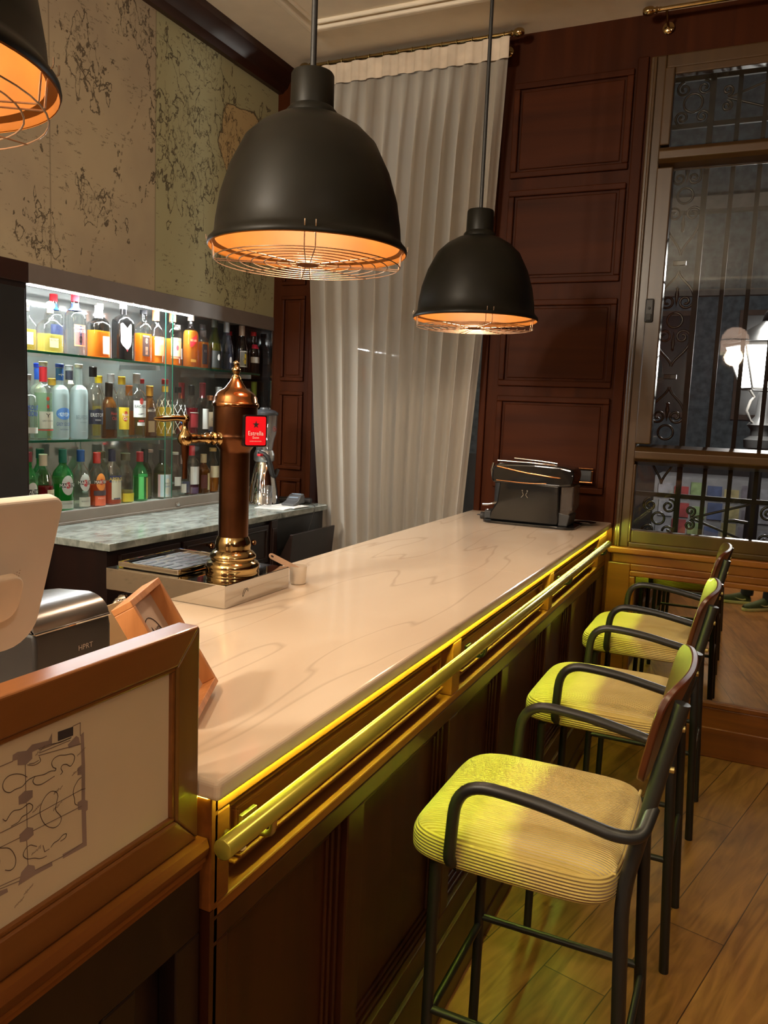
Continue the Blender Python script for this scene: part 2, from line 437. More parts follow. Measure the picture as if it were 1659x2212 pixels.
# left wall: chart wallpaper above the bottle niche
struct('wall_left', MB().box(-3.05, XW, 2.2, 4.1, 2.127, ZC).box(-3.05, XW, -4.2, 2.2, 0, ZC).box(-3.05, XW, 2.2, 4.1, 0, 1.07), M['map'])
prof = [(0,3.375),(.03,3.375),(.045,3.39),(.06,3.40),(.075,3.43),(.11,3.46),(.12,3.489),(0,3.489)]
struct('trim_2', MB().prism(prof, lambda u, v, d: Vector((XW+u, d, v)), -4.1, 4.1), M['cornice'], smooth=25)
# back and right walls, seen only in the mirror and the panes
struct('wall_back', MB().box(-3.05, 3.2, -4.3, -4.2, 0, ZC), M['mahog'])
struct('wall_right', MB().box(3.1, 3.2, -4.2, 4.1, 0, ZC), M['mahog'])

# far wall with openings for the curtained window and the big window
mb = MB()
yb = YW+.30
mb.box(-3.05, -2.37, YW, yb, 0, ZC)
mb.box(-2.37, -1.33, YW, yb, 3.36, ZC)
mb.box(-2.37, -1.33, YW, yb, 0, .35)
mb.box(-1.33, -.60, YW, yb, 0, ZC)
mb.box(-.60, 1.6, YW, yb, 3.295, ZC)
mb.box(-.60, 1.6, YW+.012, yb, 0, .955)
mb.box(1.6, 3.2, YW, yb, 0, ZC)
struct('wall_far', mb, M['mahog'])
# raised frames of the panelling
def raised(name, rects, y, mat, w=.03, d=.018, field=True):
    mb = MB()
    for a, b, c, e in rects:
        mb.ring_frame(a, b, c, e, w, XZ, y-d, y+.004)
        if field:
            i = w+.012
            mb.box(a+i, b-i, y-d*.35, y+.003, c+i, e-i)
    return struct(name, mb, mat, bevel=.007)
raised('trim_3', [(-1.25,-.672,a,b) for a, b in ((2.80,3.255),(2.28,2.74),(1.765,2.20),(1.235,1.715))], YW, M['mahog_x'])
raised('trim_4', [(-2.59,-2.43,1.76,2.25),(-2.59,-2.43,1.24,1.70),(-2.59,-2.43,2.31,2.95),(-2.59,-2.43,.3,1.19)], YW, M['mahog'], .022, .016)
# upright strips beside the openings
struct('trim_5', MB().box(-2.395,-2.36,YW-.02,YW,0,ZC-.06).box(-1.345,-1.31,YW-.02,YW,0,ZC-.06).box(-.66,-.61,YW-.014,YW,.0,3.3), M['mahog'], bevel=.005)

# the mirror-fronted recess under the big window
mb = MB()
mb.box(-.625, 1.6, YW-.035, YW+.02, .953, .985)          # shelf under the window
mb.box(-.60, 1.6, YW-.018, YW+.012, .905, .953)
struct('window_sill_board', mb, M['oak_x'], bevel=.006).name = 'trim_6'
mb = MB()
mb.box(-.62, -.51, YW-.02, YW+.012, 0, .905)
mb.box(-.51, 1.6, YW-.02, YW+.012, .872, .905)
mb.box(-.51, 1.6, YW-.02, YW+.012, 0, .245)
mb.box(-.62, 1.6, YW-.034, YW-.02, 0, .15)
struct('baseboard_far', mb, M['oak_x'], bevel=.005)
t = thing('wall_mirror', 'wide low mirror under the big window, reflecting the plank floor', 'mirror', (.5, YW-.01, .245))
part('mirror_frame', MB().ring_frame(-.51, 1.6, .245, .872, .028, XZ, YW-.03, YW), M['oak_x'], t, bevel=.006)
part('glass', MB().box(-.482, 1.572, YW-.008, YW, .273, .844), M['mirror'], t)

# ------------------------------------------------------------------ big window
w = bpy.data.objects.new('window_1', None); COL.objects.link(w); w.location = (0, YW, .985); w['kind'] = 'structure'
mb = MB()
mb.box(-.60, -.53, YW-.012, YW+.10, .985, 3.295).box(-.53, 1.6, YW-.012, YW+.10, 3.235, 3.295).box(-.53, 1.6, YW-.012, YW+.10, .985, 1.012)
mb.box(-.585, -.57, YW-.024, YW, .985, 3.29)
part('outer_frame', mb, M['bronze_frame'], w, bevel=.006)
mb = MB()
for z0, z1 in ((2.79, 2.895), (1.395, 1.50)):
    mb.prism([(YW-.02, z0+.02), (YW-.045, z0+.035), (YW-.045, z1-.035), (YW-.02, z1-.015), (YW+.05, z1), (YW+.05, z0)], lambda u, v, d: Vector((d, u, v)), -.53, 1.6)
part('transom', mb, M['bronze_frame_x'], w, bevel=.004)
mb = MB()
mb.box(-.535, -.462, YW-.03, YW+.04, 1.50, 2.79)
mb.box(-.535, -.49, YW-.012, YW+.04, 2.895, 3.24).box(-.535, -.52, YW-.012, YW+.04, 1.01, 1.40)
mb.box(-.49, 1.6, YW-.01, YW+.04, 3.205, 3.24).box(-.52, 1.6, YW-.015, YW+.04, 1.01, 1.075)
part('sash', mb, M['bronze_frame'], w, bevel=.006)
for k, (a, b, c) in enumerate(((-.49, 2.895, 3.205), (-.462, 1.50, 2.79), (-.52, 1.075, 1.395))):
    part('glass_pane', MB().box(a, 1.6, YW+.014, YW+.018, b, c), M['pane'], w)
h = part('handle_plate', MB().box(-.536, -.497, YW-.042, YW-.03, 2.08, 2.19), M['blackmat'], w, bevel=.006)
part('catch', MB().box(-.528, -.505, YW-.05, YW-.042, 2.088, 2.118).tube([(-.516, YW-.05, 2.145), (-.516, YW-.042, 2.145)], .006, 10), M['rubber'], h, bevel=.002)

# curtained window behind the sheer curtain
w = bpy.data.objects.new('window_2', None); COL.objects.link(w); w.location = (-1.85, yb-.05, .35); w['kind'] = 'structure'
part('window_frame', MB().ring_frame(-2.37, -1.33, .35, 3.36, .07, XZ, yb-.1, yb-.04).box(-1.88, -1.82, yb-.1, yb-.04, .42, 3.29), M['mahog'], w, bevel=.005)
part('glass_pane', MB().box(-2.30, -1.40, yb-.072, yb-.068, .42, 3.29), M['pane'], w)

# ------------------------------------------------------------------ curtain and rods
def curtain():
    def lin(a, tb):
        for (z0, x0), (z1, x1) in zip(tb, tb[1:]):
            if a <= z0 and a >= z1: return x0+(x1-x0)*(z0-a)/(z0-z1)
        return tb[-1][1]
    LT = [(3.43,-2.29),(2.4,-2.325),(1.5,-2.27),(.02,-2.14)]
    RT = [(3.43,-1.262),(2.2,-1.30),(1.1,-1.368),(.02,-1.40)]
    def fn(u, v):
        z = 3.43-v*3.41
        a = min(1, max(0, (v-.03)*9)); amp = .010+.026*a
        ph = 2*PI*11.5*(u+.012*math.sin(7*u+1.3)+.004*math.sin(5*v+9*u))
        s = math.sin(ph); f = math.copysign(abs(s)**.55, s)
        x = lin(z, LT)*(1-u)+lin(z, RT)*u+.012*math.cos(ph)*a
        y = 3.985-amp*f-.012*a*math.sin(3*ph*.37+2*v)
        return Vector((x, y, z))
    return MB().grid(fn, 340, 46)
t = thing('curtain', 'sheer white pleated curtain hanging from ceiling to floor', 'curtain', (-1.8, 3.985, .02))
part('fabric', curtain(), M['curtain'], t, smooth=180)
def hd(u, v):
    z = 3.432-v*.10; x = -2.295+u*1.04
    s = math.sin(2*PI*11.5*u); return Vector((x, 3.968-.007*math.copysign(abs(s)**.5, s), z))
part('heading_tape', MB().grid(hd, 240, 2), plain('curtain_heading', srgb(215,200,180), .85), t, smooth=180)
for k in range(13):
    x = -2.26+k*.081
    part('ring', MB().tube([(x, 3.985+.014*math.cos(a*PI/6), 3.447+.014*math.sin(a*PI/6)) for a in range(12)], .0018, 6, closed=True), M['brassdull'], t, smooth=180)
def rod(x0, x1, label, ends):
    t = thing('curtain_rod', label, 'curtain rod', ((x0+x1)/2, 3.985, 3.45))
    part('pole', MB().tube([(x0, 3.985, 3.45), (x1, 3.985, 3.45)], .0095, 16), M['brass'], t, smooth=60)
    for x, s in ends:
        part('finial', MB().lathe([(0,-.03),(.012,-.028),(.019,-.016),(.021,0),(.018,.014),(.011,.022),(.012,.027),(.015,.032),(.011,.037),(.011,.05)], (x+.0*s, 3.985, 3.45), 18, M=Matrix.Rotation(s*PI/2, 4, 'Y')), M['brass'], t, smooth=60)
        xb = x-s*.07*(-1)
        part('bracket', MB().tube([(x+s*.075, 3.985, 3.447), (x+s*.075, 4.02, 3.425), (x+s*.075, 4.092, 3.41)], .006, 10).lathe([(0,0),(.024,0),(.026,.004),(.02,.009),(0,.01)], (x+s*.075, 4.09, 3.41), 20, M=Matrix.Rotation(PI/2, 4, 'X')), M['brass'], t, smooth=50)
rod(-2.40, -1.225, 'brass curtain rod with ball ends carrying the white curtain', ((-2.41, 1), (-1.218, -1)))
rod(-.60, 1.6, 'brass rod without a curtain above the big window', ((-.61, 1),))

# brass double socket plate
t = thing('wall_socket', 'brass framed double socket on the panelled wall behind the coffee machine', 'socket', (-.79, YW-.018, 1.325))
part('plate', MB().ring_frame(-.863, -.722, 1.285, 1.366, .012, XZ, YW-.030, YW-.006), M['copperbright'], t, bevel=.004)
part('insert', MB().box(-.851, -.734, YW-.020, YW-.006, 1.297, 1.354).box(-.795,-.790,YW-.025,YW-.006,1.297,1.354), M['blackmat'], t, bevel=.002)

# ------------------------------------------------------------------ outside
t = thing('window_grille', 'black wrought iron grille with scrolls outside the big window', 'grille', (.5, 4.25, .98))
GY = 4.25
bars = (-.33, -.212, -.097, .018, .24, .36, .48, .60, .82, .94, 1.06)
for x in bars:
    wd = .013 if x in (-.33, .24) else .010
    part('upright', MB().box(x-wd, x+wd, GY-wd, GY+wd, .98, 3.30), M['ironbar'], t)
for z in (3.02, 1.245, .99, 3.235):
    part('crossbar', MB().box(-.60, 1.6, GY-.008, GY+.008, z-.011, z+.011), M['ironbar'], t)
def spiral(cx, cz, r0, r1, a0, turns, sgn, n=22):
    return [(cx+(r0+(r1-r0)*k/n)*math.cos(a0+sgn*2*PI*turns*k/n), GY, cz+(r0+(r1-r0)*k/n)*math.sin(a0+sgn*2*PI*turns*k/n)) for k in range(n+1)]
def scroll(pts, r=.0062, name='scroll'):
    part(name, MB().tube(pts, r, 8), M['grille'], t, smooth=60)
def ringp(cx, cz, r, name='ring'):
    part(name, MB().tube([(cx+r*math.cos(k*PI/9), GY, cz+r*math.sin(k*PI/9)) for k in range(18)], .006, 8, closed=True), M['grille'], t, smooth=60)
def heart(cx, zt, zp, W=.068):
    """two C scrolls meeting in a point at zp, curling at zt"""
    up = 1 if zt > zp else -1
    h = abs(zt-zp)
    for s in (-1, 1):
        P = [(cx, zp), (cx+s*W*.12, zp+up*h*.30), (cx+s*W*1.25, zp+up*h*.42), (cx+s*W*1.14, zp+up*h*.86)]
        pts = []
        for k in range(14):
            q = k/14; c_ = ((1-q)**3, 3*q*(1-q)**2, 3*q*q*(1-q), q**3)
            pts.append((sum(w*p[0] for w, p in zip(c_, P)), GY, sum(w*p[1] for w, p in zip(c_, P))))
        pts += spiral(cx+s*W*.62, zp+up*h*.88, W*.52, W*.12, 0 if s > 0 else PI, 1.35, up*s)
        scroll(pts)
    part('finial', MB().lathe([(0,-.07),(.004,-.05),(.011,-.01),(.006,.012),(.010,.02),(0,.03)], (cx, GY, zp+up*h*.62), 8, M=Matrix.Rotation(0 if up < 0 else PI, 4, 'X')), M['grille'], t, smooth=60)
for cx in (-.415, .13, .71):
    for zc in (2.70, 2.11, 1.56): ringp(cx, zc, .036)
    ringp(cx, 3.125, .042)
    heart(cx, 2.05, 1.885); heart(cx, 1.62, 1.785); heart(cx, 2.64, 2.42); heart(cx, 2.15+.03, 2.345)
    heart(cx, 1.49, 1.30, .05); heart(cx, 2.76, 2.93, .055)
    for z in (1.835, 2.383): part('collar', MB().box(cx-.03, cx+.03, GY-.01, GY+.01, z-.012, z+.012), M['grille'], t, bevel=.003)
    for z, s in ((3.19, -1), (3.06, 1)):
        for q in (-1, 1): scroll(spiral(cx+q*.045, z, .034, .006, -PI/2*s, 1.5, s*q))
    for z, s in ((1.19, -1), (1.06, 1)):
        for q in (-1, 1): scroll(spiral(cx+q*.045, z, .036, .006, -PI/2*s, 1.5, s*q))
    ringp(cx, 1.125, .03)
for x0, x1 in ((-.30, .0), (.27, .57)):
    for zc in (1.14, 3.13):
        xm = x0+.035
        for q in (-1, 1):
            scroll(spiral(xm, zc+q*.035, .026, .005, -q*PI/2, 1.4, q)); scroll([(xm+.005, GY, zc), (x1, GY, zc+q*.09)], .006)
        scroll([(x1-.10, GY, zc), (x1-.06, GY, zc+.006), (x1, GY, zc)], .008, 'spearhead')

t = thing('street_lamp', 'ornate street lantern glowing white outside the window', 'street lamp', (.03, 9.0, -.35))
part('post', MB().tube([(.03,9,-.35),(.03,9,.2),(.03,9,1.35)], [.09,.07,.055], 14), M['grille'], t, smooth=60)
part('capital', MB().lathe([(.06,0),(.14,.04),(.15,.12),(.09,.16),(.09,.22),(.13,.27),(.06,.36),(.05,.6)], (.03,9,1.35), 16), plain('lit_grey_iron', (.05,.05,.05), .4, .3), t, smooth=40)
def lan(z0, z1, r0, r1): return [(r0, z0), (r1, z1)]
part('lantern_glass', MB().lathe([(0,0),(.21,0),(.40,.42),(0,.42)], (.03,9,1.98), 6), emit('lantern_light', (1,.97,.92), 16), t)
part('lantern_frame', MB().tube([(.03+.215*math.cos(k*PI/3), 9+.215*math.sin(k*PI/3), 1.98) for k in range(6)], .014, 6, closed=True).tube([(.03+.405*math.cos(k*PI/3), 9+.405*math.sin(k*PI/3), 2.41) for k in range(6)], .02, 6, closed=True), M['grille'], t)
for k in range(6):
    a = k*PI/3; part('glazing_bar', MB().tube([(.03+.213*math.cos(a), 9+.213*math.sin(a), 1.98), (.03+.403*math.cos(a), 9+.403*math.sin(a), 2.41)], .011, 6), M['grille'], t)
part('roof', MB().lathe([(.43,0),(.30,.08),(.14,.18),(.08,.22),(.06,.30),(0,.38)], (.03,9,2.43), 12), M['grille'], t, smooth=30)
for k in range(4):
    a = PI/4+k*PI/2
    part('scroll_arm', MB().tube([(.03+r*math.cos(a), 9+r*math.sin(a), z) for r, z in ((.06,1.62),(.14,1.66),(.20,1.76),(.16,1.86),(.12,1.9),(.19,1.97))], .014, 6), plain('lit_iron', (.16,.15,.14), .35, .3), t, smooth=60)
light('lantern_bulb', 'POINT', (.03, 8.45, 2.2), (1,.96,.9), 150, t, shadow_soft_size=.15)
light('lantern_bulb', 'POINT', (.03, 9.2, 3.2), (1,.96,.9), 150, t, shadow_soft_size=.15)

t = thing('building', 'pale grey building across the street with dark windows', 'building', (0, 14, -.35))
fac = plain('blue_grey_render', srgb(84,94,100), .9, var=.3)
part('facade', MB().box(-6, 7, 14, 14.4, -.4, 9), fac, t)
part('cornice', MB().box(-6, 7, 13.7, 14, 4.9, 5.1).box(-6, 7, 13.85, 14, 3.62, 3.72), plain('stone_band', srgb(120,112,104), .9), t)
for x in (-3.2, -1.55, .1, 1.75, 3.4):
    f = part('window', MB().ring_frame(x-.5, x+.5, 1.7, 3.4, .08, XZ, 13.93, 14.01), plain('shutter_brown', srgb(84,66,56), .7), t)
    part('pane', MB().box(x-.42, x+.42, 13.97, 13.99, 1.78, 3.32), plain('dark_pane', srgb(40,40,44), .2), f)
part('plinth', MB().box(-6, 7, 13.9, 14, -.4, .9), plain('dark_stone', srgb(60,58,60), .8), t)
t = thing('kiosk', 'street kiosk plastered with colourful posters below the lantern', 'kiosk', (-.3, 10.5, -.35))
part('body', MB().box(-1.1, .9, 10.5, 11.4, -.35, .95), plain('kiosk_grey', srgb(110,108,110), .6), t)
pc = [srgb(120,118,124), srgb(120,44,44), srgb(104,120,80), srgb(60,70,100), srgb(140,128,90), srgb(96,90,98)]
k = 0
for i in range(10):
    for j in range(5):
        x = -1.05+i*.19+.02*(j%2); z = -.25+j*.235
        part('poster', MB().box(x, x+.165, 10.485, 10.5, z, z+.205-.03*((i+j)%3)), plain('poster_%d' % (k % 6), pc[(k*5+j) % 6], .7, var=.3), t); k += 1
rr = MB(); put_text(rr, 'GRAN', lambda u, v: Vector((-.35+u, 10.48, .14+v)), .36, .15)
part('lettering', rr, plain('poster_red', srgb(185,30,40), .6), t)
struct('ground_outside', MB().box(-7, 8, 4.6, 14, -.42, -.35), plain('asphalt', srgb(70,68,66), .8)).name = 'trim_7'

# ------------------------------------------------------------------ the bar
FX = -.635
t = thing('bar_counter', 'long panelled wooden bar counter under the marble top', 'bar counter', (-1.0, 2.4, 0))
part('carcass', MB().box(-1.30, -.672, .868, 4.085, 0, 1.068), M['bar_shaded'], t)
mods = ((.90, 1.836), (1.895, 2.868), (2.927, 3.872))
mb = MB()
def fx(x0, x1, y0, y1, z0, z1): mb.box(x0, x1, y0, y1, z0, z1)
fx(-.672, FX, .862, 4.09, 1.043, 1.069)
fx(-.672, FX, .862, 4.09, .885, .906)
ST = ((.862, .90), (1.836, 1.895), (2.868, 2.927), (3.872, 4.09))
for a, b in ST: fx(-.672, FX, a, b, .906, 1.043)
part('frieze_frame', mb, M['bar'], t, bevel=.003)
mb = MB()
fx(-.672, FX, .862, 4.09, .845, .885)
fx(-.672, FX, .862, 4.09, .225, .305)
for a, b in ST: fx(-.672, FX, a, b, .305, .845)
low = []
for a, b in mods:
    m_ = (a+b)/2-.05
    fx(-.672, FX, m_-.035, m_+.035, .305, .845)
    low += [(a, m_-.035), (m_+.035, b)]
part('front_frame', mb, M['bar_shaded'], t, bevel=.003)
for a, b in mods:
    p = part('frieze_panel', MB().box(-.674, -.668, a, b, .906, 1.043), M['bar'], t)
    mb = MB()
    for k, (i, x) in enumerate(((.028, -.646), (.038, -.642), (.048, -.646))):
        z0, z1 = .906+i*.72+.004, 1.043-i*.72
        mb.ring_frame(a+i, b-i, z0, z1, .0052, YZ, -.67, x-.010)
        mb.box(-.67, x, a+i, b-i, z0, z0+.0048)
    part('moulding', mb, M['bar'], p, bevel=.0025)
for a, b in low:
    p = part('lower_panel', MB().box(-.675, -.666, a, b, .305, .845), M['bar_shaded'], t)
    mb = MB()
    for i, x in ((.002, -.648), (.014, -.655), (.026, -.660)):
        mb.ring_frame(a+i, b-i, .305+i, .845-i, .010, YZ, -.67, x)
    part('moulding', mb, M['bar_shaded'], p, bevel=.003)
part('plinth', MB().box(-.672, -.628, .855, 4.09, 0, .07).box(-.672, -.632, .858, 4.09, .07, .215).box(-.672, -.624, .852, 4.09, .215, .232), M['bar_shaded'], t, bevel=.004)
part('end_panel', MB().box(-1.30, FX, .855, .872, .90, 1.069), M['bar'], t, bevel=.002)
part('end_board', MB().box(-1.30, FX, .855, .872, 0, .8995), M['bar_shaded'], t)
# hand rail on brackets
RX, RZ = -.580, 1.035
r = part('hand_rail', MB().tube([(RX, .805, RZ), (RX, .806, RZ), (RX, 3.80, RZ), (RX, 3.801, RZ)], [.0130, .0142, .0142, .0130], 28), M['railbrass'], t, smooth=60)
for y in (.93, 1.93, 2.98, 3.93-.18):
    part('bracket', MB().box(FX-.001, FX+.006, y-.008, y+.030, .968, 1.015).tube(fillet([(FX, y+.008, .99), (-.585, y+.004, .99), (RX, y, RZ-.01)], .02, 4), .0055, 10), M['blackgloss'] if y > 1 else M['brassdull'], t, bevel=.001, smooth=50)
part('end_bracket', MB().tube(fillet([(-.63, .885, 1.0), (-.60, .87, .995), (RX, .85, 1.018)], .02, 5), .006, 10).lathe([(0,0),(.012,0),(.012,.006),(0,.008)], (FX+.004, .885, 1.0), 16, M=Matrix.Rotation(PI/2, 4, 'Y')), M['brass'], t, smooth=50)
# the light strip let in under the marble edge
LEDY = (1.0, .93, .04)
strip = MB()
n = 32
for k in range(n):
    a = .87+k*3.2/n; strip.box(-.6305, -.6268, a, a+3.2/n-.0005, 1.0660, 1.0695)
E1 = emit('yellow_green_led', (.76, 1.0, .11), 215)
part('light_strip', strip, E1, t, label='yellow green glowing strip')
part('end_light_strip', MB().box(-.70, -.64, .8535, .8549, 1.0684, 1.0698), emit('yellow_green_led_end', (.9,.9,.05), 60), t)

t = thing('marble_countertop', 'long cream marble worktop with a joint across the middle', 'countertop', (-1.0, 2.4, 1.07))
for y0, y1, seam in ((.846, 2.5320, 2.5320), (2.5338, 4.092, 2.5338)):
    o = part('slab', MB().box(-1.355, -.617, y0, y1, 1.07, 1.10), M['marble'], t, bevel=.008, segs=4)
    me = o.data; w_ = me.attributes.new('bevel_weight_edge', 'FLOAT', 'EDGE'); oy = wloc(t).y
    for e in me.edges:                                     # the joint between the slabs stays square
        on = all(abs(me.vertices[v].co.y+oy-seam) < 1e-4 for v in e.vertices)
        w_.data[e.index].value = 0 if on else 1
    o.modifiers['bevel'].limit_method = 'WEIGHT'

FILL= [('g',[(0.5607,1.2331),(0.5613,1.2396),(0.5674,1.2406),(0.5785,1.2377),(0.5859,1.2417),(0.6076,1.2381),(0.6125,1.2448),(0.6123,1.2328),(0.5939,1.2338),(0.5858,1.2334),(0.5857,1.2261),(0.5776,1.2225),(0.5671,1.2262),(0.5672,1.2325)]),('d',[(0.6206,1.2433),(0.6424,1.2417),(0.6423,1.2313),(0.6205,1.2327)]),('g',[(0.658,1.2298),(0.6597,1.1894),(0.6594,1.1467),(0.6635,1.1438),(0.6634,1.133),(0.6607,1.1321),(0.6617,1.0891),(0.6261,1.0912),(0.6255,1.0968),(0.655,1.0957),(0.654,1.1373),(0.6487,1.1392),(0.6481,1.1486),(0.6541,1.1491),(0.6543,1.18),(0.6484,1.1814),(0.6484,1.1898),(0.6544,1.1916),(0.6534,1.2278)]),('g',[(0.5675,1.1912),(0.5754,1.1941),(0.5856,1.1906),(0.5855,1.1827),(0.5769,1.1801),(0.5677,1.1823)]),('g',[(0.5678,1.1484),(0.5781,1.1523),(0.5855,1.1477),(0.586,1.1395),(0.5767,1.137),(0.5682,1.1398)]),('g',[(0.5693,1.1049),(0.5779,1.1093),(0.5865,1.1037),(0.5876,1.098),(0.6105,1.0957),(0.611,1.0907),(0.5881,1.0926),(0.5651,1.0921)]),('g',[(0.539,1.0999),(0.5513,1.0969),(0.5523,1.0923),(0.5389,1.0931)]),('g',[(0.6346,1.2234),(0.6468,1.2292),(0.6507,1.2257),(0.6526,1.2166),(0.6358,1.2188)])]
LINES= [[(0.542,1.2335),(0.5607,1.2331)],[(0.5938,1.2264),(0.6533,1.2174)],[(0.595,1.2323),(0.6391,1.2299)],[(0.595,1.2289),(0.6378,1.2273)],[(0.6418,1.2424),(0.6528,1.2427),(0.6527,1.2275)],[(0.5765,1.2229),(0.5765,1.1936)],[(0.5774,1.1794),(0.5775,1.1526)],[(0.5767,1.137),(0.5779,1.1093)],[(0.5404,1.1623),(0.5777,1.161),(0.6542,1.1619),(0.6595,1.1607)],[(0.5401,1.1467),(0.5683,1.1452)],[(0.5855,1.1447),(0.654,1.1416)],[(0.5876,1.098),(0.6261,1.0943),(0.655,1.0957)],[(0.5391,1.1047),(0.5675,1.1008)],[(0.5391,1.1018),(0.5663,1.097)],[(0.5939,1.2338),(0.6123,1.2328),(0.6215,1.2303),(0.6391,1.2299)],[(0.5793,1.2218),(0.5878,1.2174),(0.5972,1.2186),(0.5949,1.2245)],[(0.5816,1.2219),(0.5879,1.2203),(0.5937,1.221)],[(0.5785,1.2084),(0.573,1.2137),(0.5631,1.2187),(0.5544,1.2195),(0.549,1.216),(0.5478,1.2099),(0.5509,1.2038),(0.5573,1.2),(0.5628,1.2015),(0.5727,1.2001),(0.5773,1.204),(0.5819,1.2051),(0.5888,1.2051),(0.6017,1.2018),(0.6089,1.2028),(0.6162,1.1999),(0.6174,1.2024),(0.6126,1.2054),(0.6108,1.2112),(0.6139,1.215),(0.6213,1.2162),(0.6313,1.2123),(0.6402,1.2109),(0.6447,1.206),(0.6427,1.1995),(0.6375,1.1958),(0.6324,1.2015),(0.6261,1.203),(0.6236,1.1999),(0.6267,1.1945),(0.6235,1.1927)],[(0.5888,1.2051),(0.5852,1.2007),(0.5886,1.1953),(0.5956,1.1923),(0.6039,1.1928),(0.6149,1.1943)],[(0.6195,1.1687),(0.6183,1.1744),(0.611,1.1791),(0.6037,1.1777),(0.5964,1.1708),(0.5939,1.1619),(0.5973,1.1502),(0.6044,1.1397),(0.6141,1.1339),(0.6216,1.1345),(0.6248,1.1413),(0.6205,1.1475),(0.6156,1.1539),(0.6169,1.1606),(0.6195,1.1687)],[(0.6543,1.1768),(0.649,1.1758),(0.6424,1.1691),(0.641,1.1623),(0.6436,1.1559),(0.6435,1.1485),(0.6487,1.1451)],[(0.5476,1.1756),(0.5513,1.171),(0.5546,1.1752),(0.5601,1.1794),(0.57,1.1759),(0.5768,1.1777),(0.5803,1.1786),(0.5854,1.1738),(0.5847,1.1691),(0.5778,1.1669),(0.571,1.1676),(0.5676,1.1633),(0.5576,1.1631)],[(0.5401,1.1476),(0.5464,1.1444),(0.5539,1.1411),(0.5592,1.134),(0.5629,1.1242),(0.5616,1.1159),(0.5555,1.1143),(0.5491,1.1187)],[(0.5416,1.1421),(0.5429,1.1317),(0.5416,1.1198)],[(0.5898,1.1244),(0.5806,1.1311),(0.5737,1.1286),(0.5713,1.1228),(0.5769,1.1159),(0.5861,1.1131),(0.5943,1.1073),(0.6027,1.1065)],[(0.6089,1.1137),(0.6126,1.117),(0.6201,1.1164),(0.6252,1.1202),(0.6315,1.1192),(0.6302,1.1145),(0.6226,1.1141)],[(0.5981,1.1212),(0.6004,1.1129),(0.6064,1.1129)]]
# ------------------------------------------------------------------ lower cabinet left of the bar
t = thing('side_cabinet', 'dark low cabinet joining the near end of the bar, under the framed drawing', 'cabinet', (-1.0, .2, 0))
part('carcass', MB().box(-1.355, -.68, -.6, .85, 0, .972), M['darkwood'], t)
mb = MB()
for a, b in ((-.6,-.54),(.02,.09),(.665,.722),(.80,.85)): mb.box(-.68, -.648, a, b, .10, .87)
mb.box(-.68, -.648, -.6, .85, .87, .972).box(-.70, -.668, -.6, .85, 0, .1)
part('front_frame', mb, M['darkwood'], t, bevel=.003)
mb = MB()
for a, b in ((-.54,.02),(.09,.665)):
    for i in (.0,.014,.028): mb.ring_frame(a+i, b-i, .1+i, .87-i, .008, YZ, -.68, -.652-.004*i/.014)
part('moulding', mb, M['darkwood'], t, bevel=.003)
prof = [(-.68,.965),(-.647,.965),(-.645,.975),(-.641,.978),(-.641,.984),(-.637,.990),(-.635,1.0),(-.639,1.012),(-1.355,1.012),(-1.355,.972),(-.68,.972)]
part('top', MB().prism(prof, lambda u, v, d: Vector((u, d, v)), -.6, .852), M['bar'], t, smooth=25)

# ------------------------------------------------------------------ framed drawing
Y0, Y1, Z0, Z1, PX = .24, .8445, 1.0135, 1.315, -.649
t = thing('picture_frame', 'wide wooden frame holding a pencil floor plan, standing on the low cabinet ledge', 'picture frame', (-.68, .55, 1.013))
def bar4(name, poly, mat): part(name, MB().prism(poly, YZ, PX-.037, PX), mat, t, bevel=.0035, segs=3)
W_ = .045
bar4('frame_rail', [(Y0,Z1),(Y0+W_,Z1-W_),(Y1-W_,Z1-W_),(Y1,Z1)], M['frame'])
bar4('frame_rail', [(Y0,Z0),(Y1,Z0),(Y1-W_,Z0+W_),(Y0+W_,Z0+W_)], M['frame'])
bar4('frame_stile', [(Y1,Z0),(Y1,Z1),(Y1-W_,Z1-W_),(Y1-W_,Z0+W_)], M['frame_z'])
bar4('frame_stile', [(Y0,Z0),(Y0+W_,Z0+W_),(Y0+W_,Z1-W_),(Y0,Z1)], M['frame_z'])
part('inner_slip', MB().ring_frame(Y0+W_, Y1-W_, Z0+W_, Z1-W_, .006, YZ, PX-.012, PX-.004), M['frame'], t, bevel=.0015)
pg = part('drawing_sheet', MB().box(PX-.022, PX-.010, Y0+W_, Y1-W_, Z0+W_, Z1-W_), M['cream'], t)
DX = PX-.0099
FK = .985
fk = lambda p: (p[0]*FK, 1.6094-(1.6094-p[1])*FK)
FILL = [(k, [fk(p) for p in q]) for k, q in FILL]; LINES = [[fk(p) for p in q] for q in LINES]
fill = MB(); dark = MB()
for k, q in FILL: (dark if k == 'd' else fill).prism(q, YZ, DX, DX+.0002)
part('hatching', fill, M['hatch'], pg); part('hatching', dark, M['inkdark'], pg)
ln = MB()
def stroke(q, w=.0009):
    for a, b in zip(q, q[1:]):
        d = Vector((b[0]-a[0], b[1]-a[1])); l = d.length
        if l < 1e-5: continue
        d /= l; nn = Vector((-d.y, d.x))*w*.5; d *= w*.4
        ln.add([(DX+.0004, a[0]-d.x+nn.x, a[1]-d.y+nn.y), (DX+.0004, b[0]+d.x+nn.x, b[1]+d.y+nn.y), (DX+.0004, b[0]+d.x-nn.x, b[1]+d.y-nn.y), (DX+.0004, a[0]-d.x-nn.x, a[1]-d.y-nn.y)], [(0,1,2,3)])
for q in LINES:
    if len(q) > 3: q = [tuple(p)[:2] for p in fillet([(a, b, 0) for a, b in q], 1, 4)]
    stroke(q)
for q in LINES[:4]+LINES[8:12]: stroke([(a-.265, b-.004) for a, b in q])   # the other half of the plan, past the edge of view
